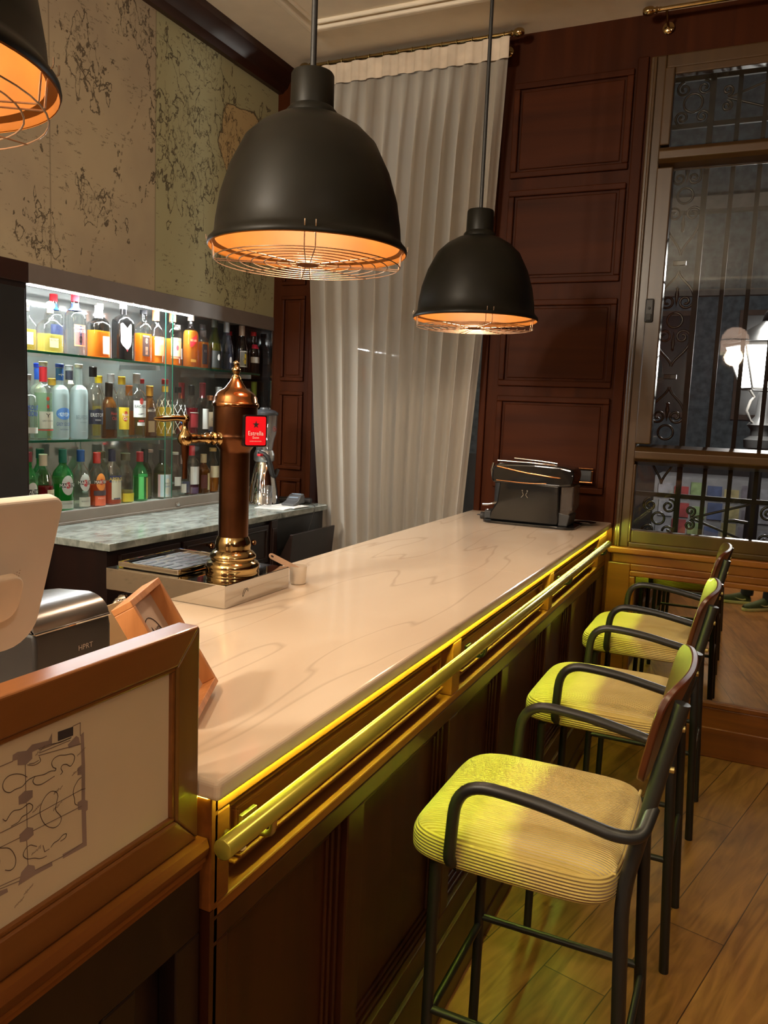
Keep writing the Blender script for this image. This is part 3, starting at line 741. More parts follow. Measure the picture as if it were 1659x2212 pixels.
random.seed(3)
for (y, z) in (fk(p_) for p_ in ((.613,1.155),(.64,1.184),(.614,1.173),(.585,1.165),(.583,1.117),(.59,1.228),(.648,1.205),(.56,1.07),(.572,1.078))):
    for k in range(7):
        a = y+k*.0018; stroke([(a, z+random.uniform(-.001,.001)+k*.0006), (a+.001, z+random.uniform(.001,.003)+k*.0006)], .0007)
part('pencil_lines', ln, M['ink'], pg)

# ------------------------------------------------------------------ white till screen seen from behind
t = thing('till_screen', 'white till screen seen from behind, tilted beside the receipt printer', 'monitor', (-1.0, .72, 1.012))
def tilt(cx, cy, cz, yaw, lean, roll=0):
    return Matrix.Translation((cx,cy,cz)) @ Matrix.Rotation(yaw,4,'Z') @ Matrix.Rotation(lean,4,'Y') @ Matrix.Rotation(roll,4,'X')
def rrect(w, h, r, n=6):
    o = []
    for cx, cy, a in ((w/2-r,h/2-r,0),(-w/2+r,h/2-r,PI/2),(-w/2+r,-h/2+r,PI),(w/2-r,-h/2+r,1.5*PI)):
        for k in range(n+1): o.append((cx+r*math.cos(a+k*PI/2/n), cy+r*math.sin(a+k*PI/2/n)))
    return o
TM = tilt(-.871, .60, 1.374, 0, math.radians(17))
def tf(M_): return lambda u, v, d: M_ @ Vector((d, u, v))
def rr2(w, h, rt, rb, n=6):
    o = []
    for cx, cy, a, r in ((w/2-rt,h/2-rt,0,rt),(-w/2+rt,h/2-rt,PI/2,rt),(-w/2+rb,-h/2+rb,PI,rb),(w/2-rb,-h/2+rb,1.5*PI,rb)):
        for k in range(n+1): o.append((cx+r*math.cos(a+k*PI/2/n), cy+r*math.sin(a+k*PI/2/n)))
    return o
part('rear_shell', MB().prism(rr2(.376, .222, .018, .044), tf(TM), -.010, .010), M['white'], t, bevel=.005, segs=3)
part('screen', MB().prism(rr2(.362, .208, .016, .04), tf(TM), -.0125, -.010), M['blackgloss'], t)
dots = MB()
for i in range(5):
    for j in range(9):
        q = TM @ Vector((.0102, .120+i*.0040, -.028+j*.0040+i*.002)); dots.lathe([(0,0),(.0008,0),(0,.0003)], q, 5, M=Matrix.Rotation(PI/2, 4, 'Y'))
part('speaker_holes', dots, plain('speaker_grey', srgb(150,118,92), .5), t)
part('stand', MB().prism([(-.16,-.373),(.035,-.373),(.085,-.07),(.122,-.03),(.115,-.01),(-.16,.0)], tf(TM), .012, .024), M['white'], t, bevel=.006, segs=3)
part('emblem_plate', MB().prism(rr2(.20, .064, .018, .024), tf(TM @ Matrix.Translation((0,.020,-.010))), .026, .040), plain('warm_white_plastic', srgb(240,218,190), .35), t, bevel=.004, segs=3)
em = MB(); put_text(em, 'A', lambda u, v: TM @ Vector((.0405, .072+u, -.010+v)), .034)
part('emblem', em, plain('emblem_tan', srgb(186,132,92), .4), t)
part('stand_foot', MB().box(-1.06, -.88, .42, .68, 1.0125, 1.026), M['white'], t, bevel=.006)

# ------------------------------------------------------------------ receipt printer
t = thing('receipt_printer', 'black receipt printer with a rounded lid behind the framed drawing', 'printer', (-1.1, .98, 1.10))
PXX = -1.02
part('body', MB().prism([(-.17,0.001),(0,.001),(.004,.02),(.004,.112),(0,.130),(-.17,.130)], lambda u, v, d: Vector((PXX+u, d, 1.10+v)), .898, 1.066), M['blackmat'], t, bevel=.006, segs=3, smooth=40)
lid = [(.003,.131)]+[(-.050+.050*math.cos(a), .131+.034*math.sin(a)) for a in [k*PI/2/10 for k in range(11)]]+[(-.12,.160),(-.17,.150),(-.17,.131)]
part('lid', MB().prism(lid, lambda u, v, d: Vector((PXX+u, d, 1.10+v)), .899, 1.065), plain('satin_grey_lid', (.20,.19,.175), .28, .75), t, bevel=.003, smooth=40)
part('trim_line', MB().box(PXX-.004, PXX+.0046, .900, 1.064, 1.2285, 1.2305), M['steel'], t)
tx = MB(); put_text(tx, 'HPRT', lambda u, v: Vector((PXX+.0046, 1.005+u, 1.186+v)), .032, .009)
part('lettering', tx, plain('silver_print', srgb(170,160,150), .4), t)

# ------------------------------------------------------------------ cream card and small box frame
t = thing('menu_card', 'cream card standing between the printer and the small wooden frame', 'card', (-1.08, 1.15, 1.10))
part('sheet', MB().prism([(1.085,1.101),(1.23,1.101),(1.225,1.228),(1.10,1.222)], YZ, -1.082, -1.080), M['cream'], t)
A = Vector((-.829,1.132,1.1195)); B = Vector((-.751,.976,1.1195)) 
dd = (A-B).normalized(); nn = Vector((-dd.y, dd.x, 0)); nn = nn if nn.x > 0 else -nn
up = (Vector((-nn.x*.11, -nn.y*.11, .19))).normalized()
fn_ = up.cross(dd); fn_ = fn_ if fn_.dot(nn) > 0 else -fn_
mid = (A+B)/2
t = thing('small_box_frame', 'small pale wooden box frame leaning back on the marble, holding an emblem print', 'picture frame', tuple(mid))
WW, HH, DP = .175, .214, .034
def sf(u, v, d): return mid+dd*u+up*v+fn_*(d)+Vector((0,0,.0))
lift = 0
mb = MB().ring_frame(-WW/2, WW/2, lift, HH+lift, .011, sf, -DP, 0)
part('frame', mb, M['oaklight'], t, bevel=.0012)
part('print', MB().prism([(-WW/2+.01,lift+.01),(WW/2-.01,lift+.01),(WW/2-.01,HH-.01),(-WW/2+.01,HH-.01)], sf, -DP+.004, -DP+.010), plain('print_paper', srgb(205,180,158), .7), t)
em = MB()
em.tube([sf(-.0+.038*math.cos(k*PI/14), .13+.038*math.sin(k*PI/14), -DP+.0105) for k in range(24)], .0009, 5)
em.prism([(-.012,.118),(.012,.118),(0,.152)], sf, -DP+.0101, -DP+.0106)
put_text(em, 'MB', lambda u, v: sf(u+.022, .14+v, -DP+.0108), .022)
em2 = em
part('emblem', em2, M['inkdark'], t)

# ------------------------------------------------------------------ drip tray and beer tower
t = thing('drip_tray_box', 'polished steel box with a drip grate under the beer tower', 'drip tray', (-1.36, 1.76, 1.10))
part('casing', MB().box(-1.555, -1.165, 1.612, 1.914, 1.101, 1.160), M['steel'], t, bevel=.0015)
part('maker_mark', MB().tube([(-1.1648, 1.70+.012*math.cos(a), 1.128+.010*math.sin(a*1.7)) for a in [k*.35 for k in range(16)]], .0006, 5), M['rubber'], t)
gr = part('drip_grate', MB().ring_frame(-1.535, -1.33, 1.635, 1.895, .010, XY, 1.162, 1.176), M['steel'], t, bevel=.002)
part('grate_plate', MB().box(-1.525, -1.34, 1.645, 1.885, 1.161, 1.169), plain('grate_steel', (.22,.22,.22), .2, 1), gr)
mb = MB()
for i in range(6):
    for j in range(3): mb.box(-1.515+i*.030, -1.503+i*.030, 1.665+j*.075, 1.72+j*.075, 1.1691, 1.1698)
part('slots', mb, M['rubber'], gr)
part('valve', MB().tube(fillet([(-1.49,1.606,1.08),(-1.49,1.58,1.08),(-1.49,1.575,1.05)], .012, 5), .011, 12).tube([(-1.49,1.613,1.08),(-1.49,1.602,1.08)], .016, 14), M['chrome'], t, smooth=50)

TX, TY, TZ = -1.243, 1.752, 1.160
t = thing('beer_tower', 'copper and brass beer tap tower with a domed top', 'beer tap', (TX, TY, TZ))
c = (TX, TY, TZ)
part('base', MB().lathe([(0,0),(.070,0),(.071,.006),(.069,.012),(.071,.016),(.071,.026),(.066,.034),(.060,.036),(.058,.040),(.062,.046),(.061,.052),(.054,.060),(.047,.064),(.046,.070),(.0475,.078),(.046,.088),(.042,.098),(.0405,.101),(0,.101)], c, 48), M['brass'], t, smooth=50)
part('column', MB().lathe([(0,.10),(.0395,.10),(.0395,.322),(.041,.330),(.052,.345),(.0555,.356),(.0575,.362),(.0575,.368),(.0565,.372),(.0575,.376),(.0575,.445),(0,.445)], c, 48), M['copper'], t, smooth=40)
part('dome', MB().lathe([(0,.444),(.0600,.444),(.0615,.449),(.059,.454),(.057,.456),(.0555,.468),(.049,.478),(.040,.485),(.030,.490),(.026,.495),(.020,.503),(.014,.512),(.0125,.518),(0,.518)], c, 48), M['copperbright'], t, smooth=45)
part('finial', MB().lathe([(0,.515),(.011,.515),(.012,.520),(.008,.524),(.0075,.528),(.011,.534),(.0115,.540),(.009,.545),(.0055,.548),(.008,.553),(.0075,.559),(.003,.563),(0,.564)], c, 24), M['brass'], t, smooth=60)
tz = TZ+.355
FA = Vector((-.25, -1, 0)).normalized()        # direction the spout points
def fa(d, z): return (TX+FA.x*d, TY+FA.y*d, z)
RM = FA.to_track_quat('Z', 'Y').to_matrix().to_4x4()
fz = TZ+.358+.05-.012
p = part('tap_shank', MB().lathe([(0,.05),(.017,.05),(.018,.056),(.014,.060),(.013,.066),(.017,.070),(.017,.074),(.012,.078),(.012,.084),(.015,.088),(.015,.094),(.011,.098),(.011,.125),(.013,.13),(.013,.14),(.012,.15),(0,.15)], (TX,TY,fz-.035), 24, M=RM), M['brass'], t, smooth=50)
hz = fz-.035
p = part('tap_body', MB().lathe([(0,-.020),(.010,-.018),(.017,-.010),(.019,0),(.017,.010),(.010,.018),(.007,.030),(.008,.045),(.010,.05),(0,.055)], fa(.160, hz), 24), M['brass'], t, smooth=50)
part('spout', MB().tube([fa(.160, hz-.012), fa(.160, hz-.045), fa(.160, hz-.055), fa(.160, hz-.10)], [.011,.009,.0065,.0065], 14), M['copper'], t, smooth=50)
part('tap_handle', MB().tube([fa(.155, hz+.048), fa(.17, hz+.049), fa(.19, hz+.050), fa(.225, hz+.048), fa(.245, hz+.047), fa(.25, hz+.047)], [.007,.0085,.0075,.0085,.005,.003], 14).lathe([(0,0),(.009,.002),(.010,.010),(.007,.018),(0,.02)], fa(.158, hz+.04), 16), M['brass'], t, smooth=50)
# red sign on the customer side
SM = Matrix.Translation((TX+.0695, TY+.025, TZ+.385)) @ Matrix.Rotation(math.radians(-52), 4, 'Z')
SM = Matrix.Translation((-1.172, 1.742, TZ+.384)) @ Matrix.Rotation(math.radians(-28), 4, 'Z')
def sg(M_): return lambda u, v, d: M_ @ Vector((d, u, v))
p = part('sign_box', MB().prism(rrect(.066, .082, .006, 3), sg(SM), -.016, 0), M['blackgloss'], t, bevel=.001)
part('sign_face', MB().prism(rrect(.058, .074, .004, 3), sg(SM), 0, .0012), M['red'], p)
lt = MB(); put_text(lt, 'Estrella', lambda u, v: SM @ Vector((.0016, u, -.006+v)), .044, .011); put_text(lt, 'Damm', lambda u, v: SM @ Vector((.0016, u, -.017+v)), .018, .006)
put_text(lt, 'BARCELONA', lambda u, v: SM @ Vector((.0016, u, -.0265+v)), .034, .0022)
part('lettering', lt, M['paper'], p)
st = [((.010 if k % 2 == 0 else .004)*math.sin(k*PI/5), .016+(.010 if k % 2 == 0 else .004)*math.cos(k*PI/5)) for k in range(10)]
part('star', MB().prism(st, sg(SM), .0012, .0018), M['rubber'], p)
part('sign_arm', MB().tube([(TX+.05, TY+.0, TZ+.385), (-1.182, 1.744, TZ+.385)], .008, 12), M['brass'], t, smooth=50)

# ------------------------------------------------------------------ small white pot with a spoon
t = thing('sugar_pot', 'small white ceramic pot beside the drip tray', 'pot', (-1.172, 1.975, 1.10))
part('bowl', MB().lathe([(0,0),(.021,0),(.0235,.004),(.026,.050),(.0265,.052),(.0255,.052),(.0225,.008),(0,.006)], (-1.172,1.975,1.101), 32), M['ceramic'], t, smooth=50)
t = thing('wooden_stirrer', 'flat pale stirrer with a hole at its tip, standing in the white pot', 'stirrer', (-1.172, 1.975, 1.108))
SPM = Matrix.Translation((-1.170,1.990,1.134)) @ Matrix.Rotation(math.radians(-6),4,'Z') @ Matrix.Rotation(math.radians(60.6),4,'X') @ Matrix.Rotation(math.radians(-18),4,'Y')
o_ = [(u*.75, v+.062) for u, v in rrect(.022, .128, .0108, 6)]
part('blade', MB().prism([(u, v-.002) for u, v in o_], sg(SPM), -.001, .001), plain('pale_wood', srgb(225,190,160), .5), t)
part('tip_hole', MB().prism([(.0028*math.cos(k*PI/6), .113+.0055*math.sin(k*PI/6)) for k in range(12)], sg(SPM), -.0012, .0012), M['inkdark'], t)

# ------------------------------------------------------------------ capsule coffee machine
t = thing('coffee_machine', 'glossy black capsule coffee machine at the far end of the marble top', 'coffee machine', (-.93, 3.80, 1.10))
def cxz(q): return [(x, z) for x, z in q]
part('body', MB().prism([(-1.125,1.112),(-.80,1.112),(-.795,1.13),(-.80,1.30),(-1.085,1.305),(-1.095,1.20),(-1.125,1.15)], XZ, 3.67, 3.84), M['blackgloss'], t, bevel=.008, segs=3)
part('brew_head', MB().prism([(-1.115,1.292),(-.80,1.292),(-.745,1.30),(-.735,1.35),(-.745,1.378),(-.80,1.388),(-.92,1.392),(-1.10,1.386),(-1.125,1.36),(-1.127,1.31)], XZ, 3.665, 3.845), M['blackgloss'], t, bevel=.012, segs=4)
part('chrome_band', MB().tube(fillet([(-1.10,3.664,1.372),(-.97,3.663,1.350),(-.82,3.663,1.336),(-.745,3.68,1.333)], .05, 5), .004, 8).tube(fillet([(-1.10,3.664,1.306),(-.95,3.663,1.300),(-.86,3.663,1.306)], .05, 5), .0025, 8), M['copperbright'], t, smooth=60)
part('lever', MB().tube(fillet([(-1.11,3.70,1.397),(-.95,3.71,1.394),(-.84,3.72,1.39)], .03, 4), .005, 8).tube(fillet([(-1.05,3.78,1.408),(-.90,3.78,1.400),(-.84,3.78,1.394)], .03, 4), .005, 8).tube([(-1.128,3.70,1.385),(-1.135,3.70,1.35),(-1.128,3.70,1.31)], .006, 8), M['chrome'], t, smooth=60)
part('water_tank', MB().prism([(-.795,1.17),(-.755,1.16),(-.735,1.20),(-.735,1.30),(-.795,1.30)], XZ, 3.68, 3.83), clear('smoky_tank', (.45,.42,.38), .5, .05, scatter=.25, scol=(.35,.3,.26)), t, bevel=.006)
part('tank_foot', MB().prism([(-.80,1.112),(-.755,1.112),(-.745,1.165),(-.80,1.175)], XZ, 3.68, 3.83), M['blackmat'], t, bevel=.004)
part('base_tray', MB().prism([(x-.94, y+3.765) for x, y in rrect(.44, .25, .05)], XY, 1.1005, 1.112), M['blackgloss'], t, bevel=.002)
part('drip_shelf', MB().box(-1.165, -1.10, 3.71, 3.80, 1.112, 1.150), M['blackmat'], t, bevel=.004)
lg = MB()
for s in (-1, 1):
    lg.tube(fillet([(-.96+s*.016,3.668,1.232),(-.96+s*.004,3.668,1.245),(-.96+s*.012,3.668,1.258)], .01, 4), .0016, 6)
    lg.tube([(-.96+s*.012+.003*math.cos(a*PI/4),3.668,1.264+.003*math.sin(a*PI/4)) for a in range(8)], .001, 5, closed=True)
part('monogram', lg, M['chrome'], t)
pl = Vector((-1.19, 3.76, 1.113))
part('power_cord', MB().tube(fillet([(-1.10,3.74,1.107),(-1.14,3.745,1.106),(-1.165,3.755,1.112)], .02, 5), .0035, 8), M['rubber'], t, smooth=60)
part('plug', MB().lathe([(0,0),(.008,0),(.010,.006),(.017,.012),(.018,.030),(0,.032)], (-1.165,3.757,1.119), 16, M=Matrix.Rotation(-PI/2, 4, 'Y')).tube([(-1.197,3.75,1.121),(-1.213,3.748,1.121)], .0024, 8).tube([(-1.197,3.766,1.121),(-1.213,3.764,1.121)], .0024, 8), M['rubber'], t, smooth=50)

t = thing('milk_frother', 'small black frother with a white lever behind the coffee machine', 'milk frother', (-1.155, 3.93, 1.10))
part('base', MB().lathe([(0,0),(.055,0),(.058,.01),(.05,.03),(0,.034)], (-1.165,3.955,1.101), 28), M['blackmat'], t, smooth=50)
part('jug', MB().lathe([(0,.03),(.038,.03),(.040,.06),(.040,.17),(0,.17)], (-1.150,3.955,1.101), 28), M['blackmat'], t, smooth=50)
part('lever', MB().tube(fillet([(-1.235,3.90,1.158),(-1.20,3.89,1.160),(-1.15,3.885,1.178)], .03, 5), .006, 10), M['steel'], t, smooth=60)
part('chrome_foot', MB().lathe([(0,0),(.012,0),(.016,.02),(.012,.035),(0,.038)], (-1.20,3.885,1.103), 16), M['chrome'], t, smooth=50)
t = thing('saucer', 'black saucer with a pale cup base right of the coffee machine', 'saucer', (-.71, 3.90, 1.10))
part('dish', MB().lathe([(0,0),(.03,0),(.052,.012),(.054,.014),(.03,.006),(0,.005)], (-.715,3.90,1.101), 28), M['blackgloss'], t, smooth=50)
part('well', MB().lathe([(0,0),(.024,0),(.024,.003),(0,.003)], (-.715,3.90,1.106), 24), M['ceramic'], t)

# ------------------------------------------------------------------ pendant lamps
PR = .24
def pendant(label):
    x, y, z = -1.03, 1.74, 1.985
    t = thing('pendant_lamp', label, 'pendant lamp', (x, y, z), 'pendant lamps over the bar')
    outer = [(.240,0),(.2415,.004),(.240,.012),(.232,.020),(.2255,.030),(.223,.060),(.213,.119),(.192,.184),(.158,.250),(.124,.282),(.084,.305),(.062,.312),(.061,.322),(.052,.332),(.051,.405),(.048,.410),(0,.412)]
    part('shade', MB().lathe(outer, (x,y,z), 72), M['shade'], t, smooth=40)
    inner = [(.2385,.0),(.2374,.003),(.2362,.0105),(.2225,.0145),(.2212,.030),(.2195,.060),(.2095,.118),(.188,.182),(.154,.247),(.120,.279),(.080,.300),(0,.303)]
    part('shade_lining', MB().lathe(inner[::-1], (x,y,z), 72), M['gold'], t, smooth=40)
    part('bead', MB().lathe([(.2385,.0),(.240,.0),(.2385,-.002)], (x,y,z), 72), M['gold'], t)
    part('bulb', MB().lathe([(0,.06),(.02,.064),(.036,.078),(.044,.10),(.040,.125),(.024,.15),(.017,.17),(.017,.20),(0,.20)], (x,y,z+.02), 24), emit('warm_bulb', (1,.66,.32), 5), t, smooth=60)
    part('lamp_holder', MB().tube([(x,y,z+.20),(x,y,z+.30)], .022, 16), M['ceramic'], t, smooth=50)
    g = MB()
    for r in (.225,.195,.165,.135,.105,.075,.045,.028): g.tube([(x+r*math.cos(a*PI/24), y+r*math.sin(a*PI/24), z-.030) for a in range(48)], .0013, 6, closed=True)
    for k in range(8):
        a = k*PI/4+.55
        if k % 2:
            g.tube([(x+.02*math.cos(a), y+.02*math.sin(a), z-.031), (x+.225*math.cos(a), y+.225*math.sin(a), z-.031)], .0012, 6)
        else:
            for s in (-1, 1):
                o = Vector((-math.sin(a), math.cos(a), 0))*s*.012; e = Vector((math.cos(a), math.sin(a), 0))
                c = Vector((x,y,z))
                g.tube(fillet([c+o*.4+e*.02+Vector((0,0,-.031)), c+o+e*.225+Vector((0,0,-.031)), c+o+e*.229+Vector((0,0,.008)), c+o+e*.243+Vector((0,0,.012)), c+o+e*.243+Vector((0,0,.024))], .004, 2), .0013, 6)
    part('wire_guard', g, plain('guard_wire', (.42,.30,.20), .35, .9), t, smooth=60)
    part('guard_boss', MB().lathe([(0,-.034),(.026,-.033),(.026,-.029),(0,-.028)], (x,y,z), 24), M['gold'], t)
    part('cord', MB().tube([(x,y,z+.41),(x,y,ZC-.02)], .0072, 12), M['blackmat'], t, smooth=60)
    part('ceiling_rose', MB().lathe([(0,-.03),(.045,-.028),(.055,-.01),(.055,0),(0,0)], (x,y,ZC), 28), M['shade'], t, smooth=40)
    l = light('lamp_glow', 'POINT', (x, y, z+.075), (1,.75,.54), 22, t, shadow_soft_size=.045)
    return t
p0 = pendant('black dome pendant lamp over the middle of the bar, nearest whole lamp')
p1 = copytree(p0); p1.location.y = 3.02; p1.location.z = 1.972
p1['label'] = 'black dome pendant lamp in front of the panelled wall, the smallest and farthest'
p2 = copytree(p0); p2.location.y = .645; p2.location.z = 1.995
p2['label'] = 'black dome pendant lamp cut off by the upper left corner of the photo'
# a plain fabric lamp further back in the room, mirrored in the window panes
t = thing('fringed_lamp', 'pale domed lamp with a bead fringe, seen mirrored in the window pane', 'lamp', (-.325, -2.1, 2.46))
part('dome_shade', MB().lathe([(0,.28),(.05,.275),(.10,.25),(.14,.19),(.155,.13),(.155,.10),(.15,.04),(.148,.0)], (-.325,-2.1,2.46), 32), emit('lit_shade', (1,.66,.48), 5), t, smooth=60)
part('band', MB().lathe([(.157,.125),(.158,.125),(.158,.137),(.157,.137)], (-.325,-2.1,2.46), 32), M['rubber'], t)
fr = MB()
for k in range(40):
    a = k*PI/20; fr.tube([(-.325+.148*math.cos(a), -2.1+.148*math.sin(a), 2.46), (-.325+.148*math.cos(a), -2.1+.148*math.sin(a), 2.42)], .003, 5)
part('fringe', fr, emit('lit_fringe', (1,.8,.5), 5), t)
part('cord', MB().tube([(-.325,-2.1,2.74),(-.325,-2.1,ZC)], .004, 8), M['blackmat'], t)
light('lamp_glow', 'POINT', (-.325,-2.1,2.40), (1,.72,.48), 30, t, shadow_soft_size=.1)
# ------------------------------------------------------------------ bar stools
def cushion(cx, cy, cz, hx, hy, hz):
    def sp(a, e): return math.copysign(abs(a)**e, a)
    vs = []; fs = []; nu, nv = 64, 28
    for j in range(nv+1):
        b = -PI/2+PI*j/nv
        for i in range(nu):
            a = 2*PI*i/nu
            x = sp(math.cos(b), .30)*sp(math.cos(a), .30); y = sp(math.cos(b), .30)*sp(math.sin(a), .30); z = sp(math.sin(b), .55)
            f = 1-.10*max(0, -x)**3*abs(y)**2            # front narrows a little
            zz = z*hz*(1+.10*(1-x*x)*(1-y*y)*(1 if z > 0 else 0))-.012*max(0, -x)**6
            vs.append((cx+x*hx, cy+y*hy*f, cz+zz))
    for j in range(nv):
        for i in range(nu):
            k = (i+1) % nu; fs.append((j*nu+i, j*nu+k, (j+1)*nu+k, (j+1)*nu+i))
    return MB().add(vs, fs)
def stool(label):
    bx, by = 0, 1.66
    t = thing('bar_stool', label, 'bar stool', (-.30, by, 0), 'bar stools with corduroy seats')
    c = part('seat_cushion', cushion(-.350, by-.006, .738, .216, .230, .046), M['cord'], t, smooth=180)
    pip = []
    part('piping', MB().tube([(-.146, by+q*.19, .765) for q in (-1,-.6,-.2,.2,.6,1)], .0035, 8), M['cord'], c, smooth=60)
    part('seat_frame', MB().tube(fillet([(-.47,by-.178,.702),(-.16,by-.178,.702),(-.16,by+.178,.702),(-.47,by+.178,.702),(-.47,by-.178,.702)], .02, 4), .0095, 12).box(-.46, -.17, by-.17, by+.17, .696, .706), M['black'], t, smooth=50)
    for s in (-1, 1):
        y = by+s*.178
        part('leg', MB().tube(fillet([(-.508,y,0),(-.505,y,.695),(-.470,by+s*.205,.712),(-.440,by+s*.215,.708)], .03, 7), .0125, 14), M['black'], t, smooth=60)
        part('leg', MB().tube(fillet([(-.096,y,0),(-.130,y,.725),(-.054,y,1.112)], .06, 7), .0140, 16), M['black'], t, smooth=60)
        ya = by+s*.245
        part('armrest', MB().tube(fillet([(-.450,by+s*.20,.706),(-.455,ya,.730),(-.446,ya,.900),(-.30,ya,.897),(-.14,ya,.868),(-.100,ya-s*.02,.866),(-.088,y,.905)], [.02,.085,.08,.06,.03], 8), .0125, 14), M['black'], t, smooth=60)
        part('screw', MB().lathe([(0,0),(.006,0),(.006,.012),(0,.014)], (-.058,y,1.065), 10, M=Matrix.Rotation(PI/2, 4, 'Y')).lathe([(0,0),(.006,0),(.006,.012),(0,.014)], (-.070,y,.985), 10, M=Matrix.Rotation(PI/2, 4, 'Y')), M['brassdull'], t)
        part('stretcher', MB().tube([(-.506,y,.345),(-.112,y,.345)], .0088, 12), M['black'], t, smooth=60)
    part('stretcher', MB().tube([(-.110,by-.178,.325),(-.110,by+.178,.325)], .0080, 12), M['black'], t, smooth=60)
    part('footrest', MB().tube([(-.506,by-.178,.325),(-.506,by+.178,.325)], .0095, 12), M['black'], t, smooth=60)
    # curved plywood back
    W2, H2, TH = .208, .200, .014
    base = Vector((-.108, by, .945)); upv = Vector((.054, 0, .200)).normalized(); nrm = Vector((upv.z, 0, -upv.x))
    def surf(u, v, d):
        k = u/W2
        return base+upv*v+Vector((0, u, 0))+nrm*(d-(.012+.022*v/H2)*abs(k)**2.2+.008*(v/H2)**2)
    def outl(k):
        u, v = k; return u, v
    nu, nv = 28, 14
    def row(d):
        o = []
        for j in range(nv+1):
            for i in range(nu+1):
                a, b = i/nu*2-1, j/nv*2-1
                m_ = 14 if b < 0 else 4.0               # squircle outline
                r = max(abs(a), abs(b)); 
                if r > 1e-6:
                    s_ = (abs(a/r)**m_+abs(b/r)**m_)**(1/m_); a, b = a/s_, b/s_
                wv = W2*(1-.10*(1-(b+1)/2))
                o.append(surf(a*wv, (b+1)/2*H2, d))
        return o
    F = row(-TH/2); Bk = row(TH/2); vs = F+Bk; n1 = (nu+1)*(nv+1); fs = []
    for j in range(nv):
        for i in range(nu):
            a = j*(nu+1)+i; fs.append((a, a+nu+1, a+nu+2, a+1)); fs.append((n1+a, n1+a+1, n1+a+nu+2, n1+a+nu+1))
    edge = [i for i in range(nu+1)]+[j*(nu+1)+nu for j in range(1, nv+1)]+[nv*(nu+1)+i for i in range(nu-1, -1, -1)]+[j*(nu+1) for j in range(nv-1, 0, -1)]
    for a, b in zip(edge, edge[1:]+edge[:1]): fs.append((a, b, n1+b, n1+a))
    part('backrest', MB().add(vs, fs), M['seatwood'], t, smooth=50, bevel=.003)
    return t
s0 = stool('bar stool nearest the camera, its whole corduroy seat in view')
s0.location.x -= .022
for dy, dx, rz, l in ((.865, .012, 0, 'middle bar stool, standing between the nearest stool and the one by the mirror'), (1.71, .020, 0, 'farthest bar stool, standing right before the low mirror')):
    c = copytree(s0); c.location.y += dy; c.location.x += dx; c.rotation_euler.z = rz; c['label'] = l

# ------------------------------------------------------------------ bottle display niche
t = thing('display_cabinet', 'lit glass-fronted bottle cabinet let into the wall above the back counter', 'cabinet', (-2.8, 3.2, 1.07))
NX = -2.955
part('fascia', MB().box(-2.662, -2.642, 2.20, 4.096, 2.050, 2.127), M['greyband'], t, bevel=.002)
part('back_mirror', MB().box(NX-.01, NX, 2.21, 4.09, 1.07, 2.12), M['nichemirror'], t)
part('side_panel', MB().box(NX, -2.652, 4.082, 4.094, 1.07, 2.12), M['blackgloss'], t)
part('side_panel', MB().box(NX, -2.652, 2.204, 2.214, 1.07, 2.12), M['greysill'], t)
part('top_panel', MB().box(NX, -2.655, 2.21, 4.09, 2.085, 2.12), M['greysill'], t)
part('deck', MB().box(NX, -2.655, 2.21, 4.09, 1.07, 1.117), plain('white_deck', srgb(205,205,200), .4), t)
part('sill', MB().box(-2.658, -2.632, 2.20, 4.096, 1.0725, 1.128).box(-2.632, -2.622, 2.20, 4.096, 1.0725, 1.084), M['greysill'], t, bevel=.002)
part('edge_trim', MB().box(-2.655, -2.642, 4.084, 4.096, 1.128, 2.05), M['chrome'], t)
part('edge_trim', MB().box(-2.655,-2.642,2.205,2.217,1.128,2.05), M['chrome'], t)
part('lamp_housing', MB().box(-2.72, -2.665, 2.22, 4.08, 2.062, 2.085), M['steel'], t)
for a, b, x in ((2.218, 3.20, -2.649), (3.155, 4.084, -2.657)):
    d = part('sliding_door', MB().box(x-.002, x+.002, a, b, 1.128, 2.05), M['door_glass'], t)
    part('door_edge', MB().box(x-.0025, x+.0025, b-.003 if a < 3 else a, b if a < 3 else a+.003, 1.129, 2.049), M['shelfedge'], d)
part('lock', MB().lathe([(0,0),(.011,0),(.012,.01),(.010,.016),(0,.018)], (-2.632,3.215,1.098), 18, M=Matrix.Rotation(PI/2, 4, 'Y')), M['chrome'], t, smooth=50)
for z, y1 in ((1.783, 4.0), (1.420, 4.0)):
    d = part('glass_shelf', MB().box(-2.945, -2.672, 2.222, y1, z, z+.010), M['shelfglass'], t)
    part('shelf_edge', MB().box(-2.672, -2.669, 2.222, y1, z, z+.010), M['shelfedge'], d)
    for y in (2.33, 3.16, 3.95): part('shelf_bracket', MB().box(-2.955, -2.70, y, y+.006, z-.022, z), M['steelbrushed'], d)
st_ = MB()
for k in range(12): st_.box(-2.690, -2.672, 2.24+k*.095, 2.24+k*.095+.093, 2.0475, 2.0500)
part('light_strip', st_, emit('cool_white_led', (.95,.98,1), 560), t, label='white glowing strip')
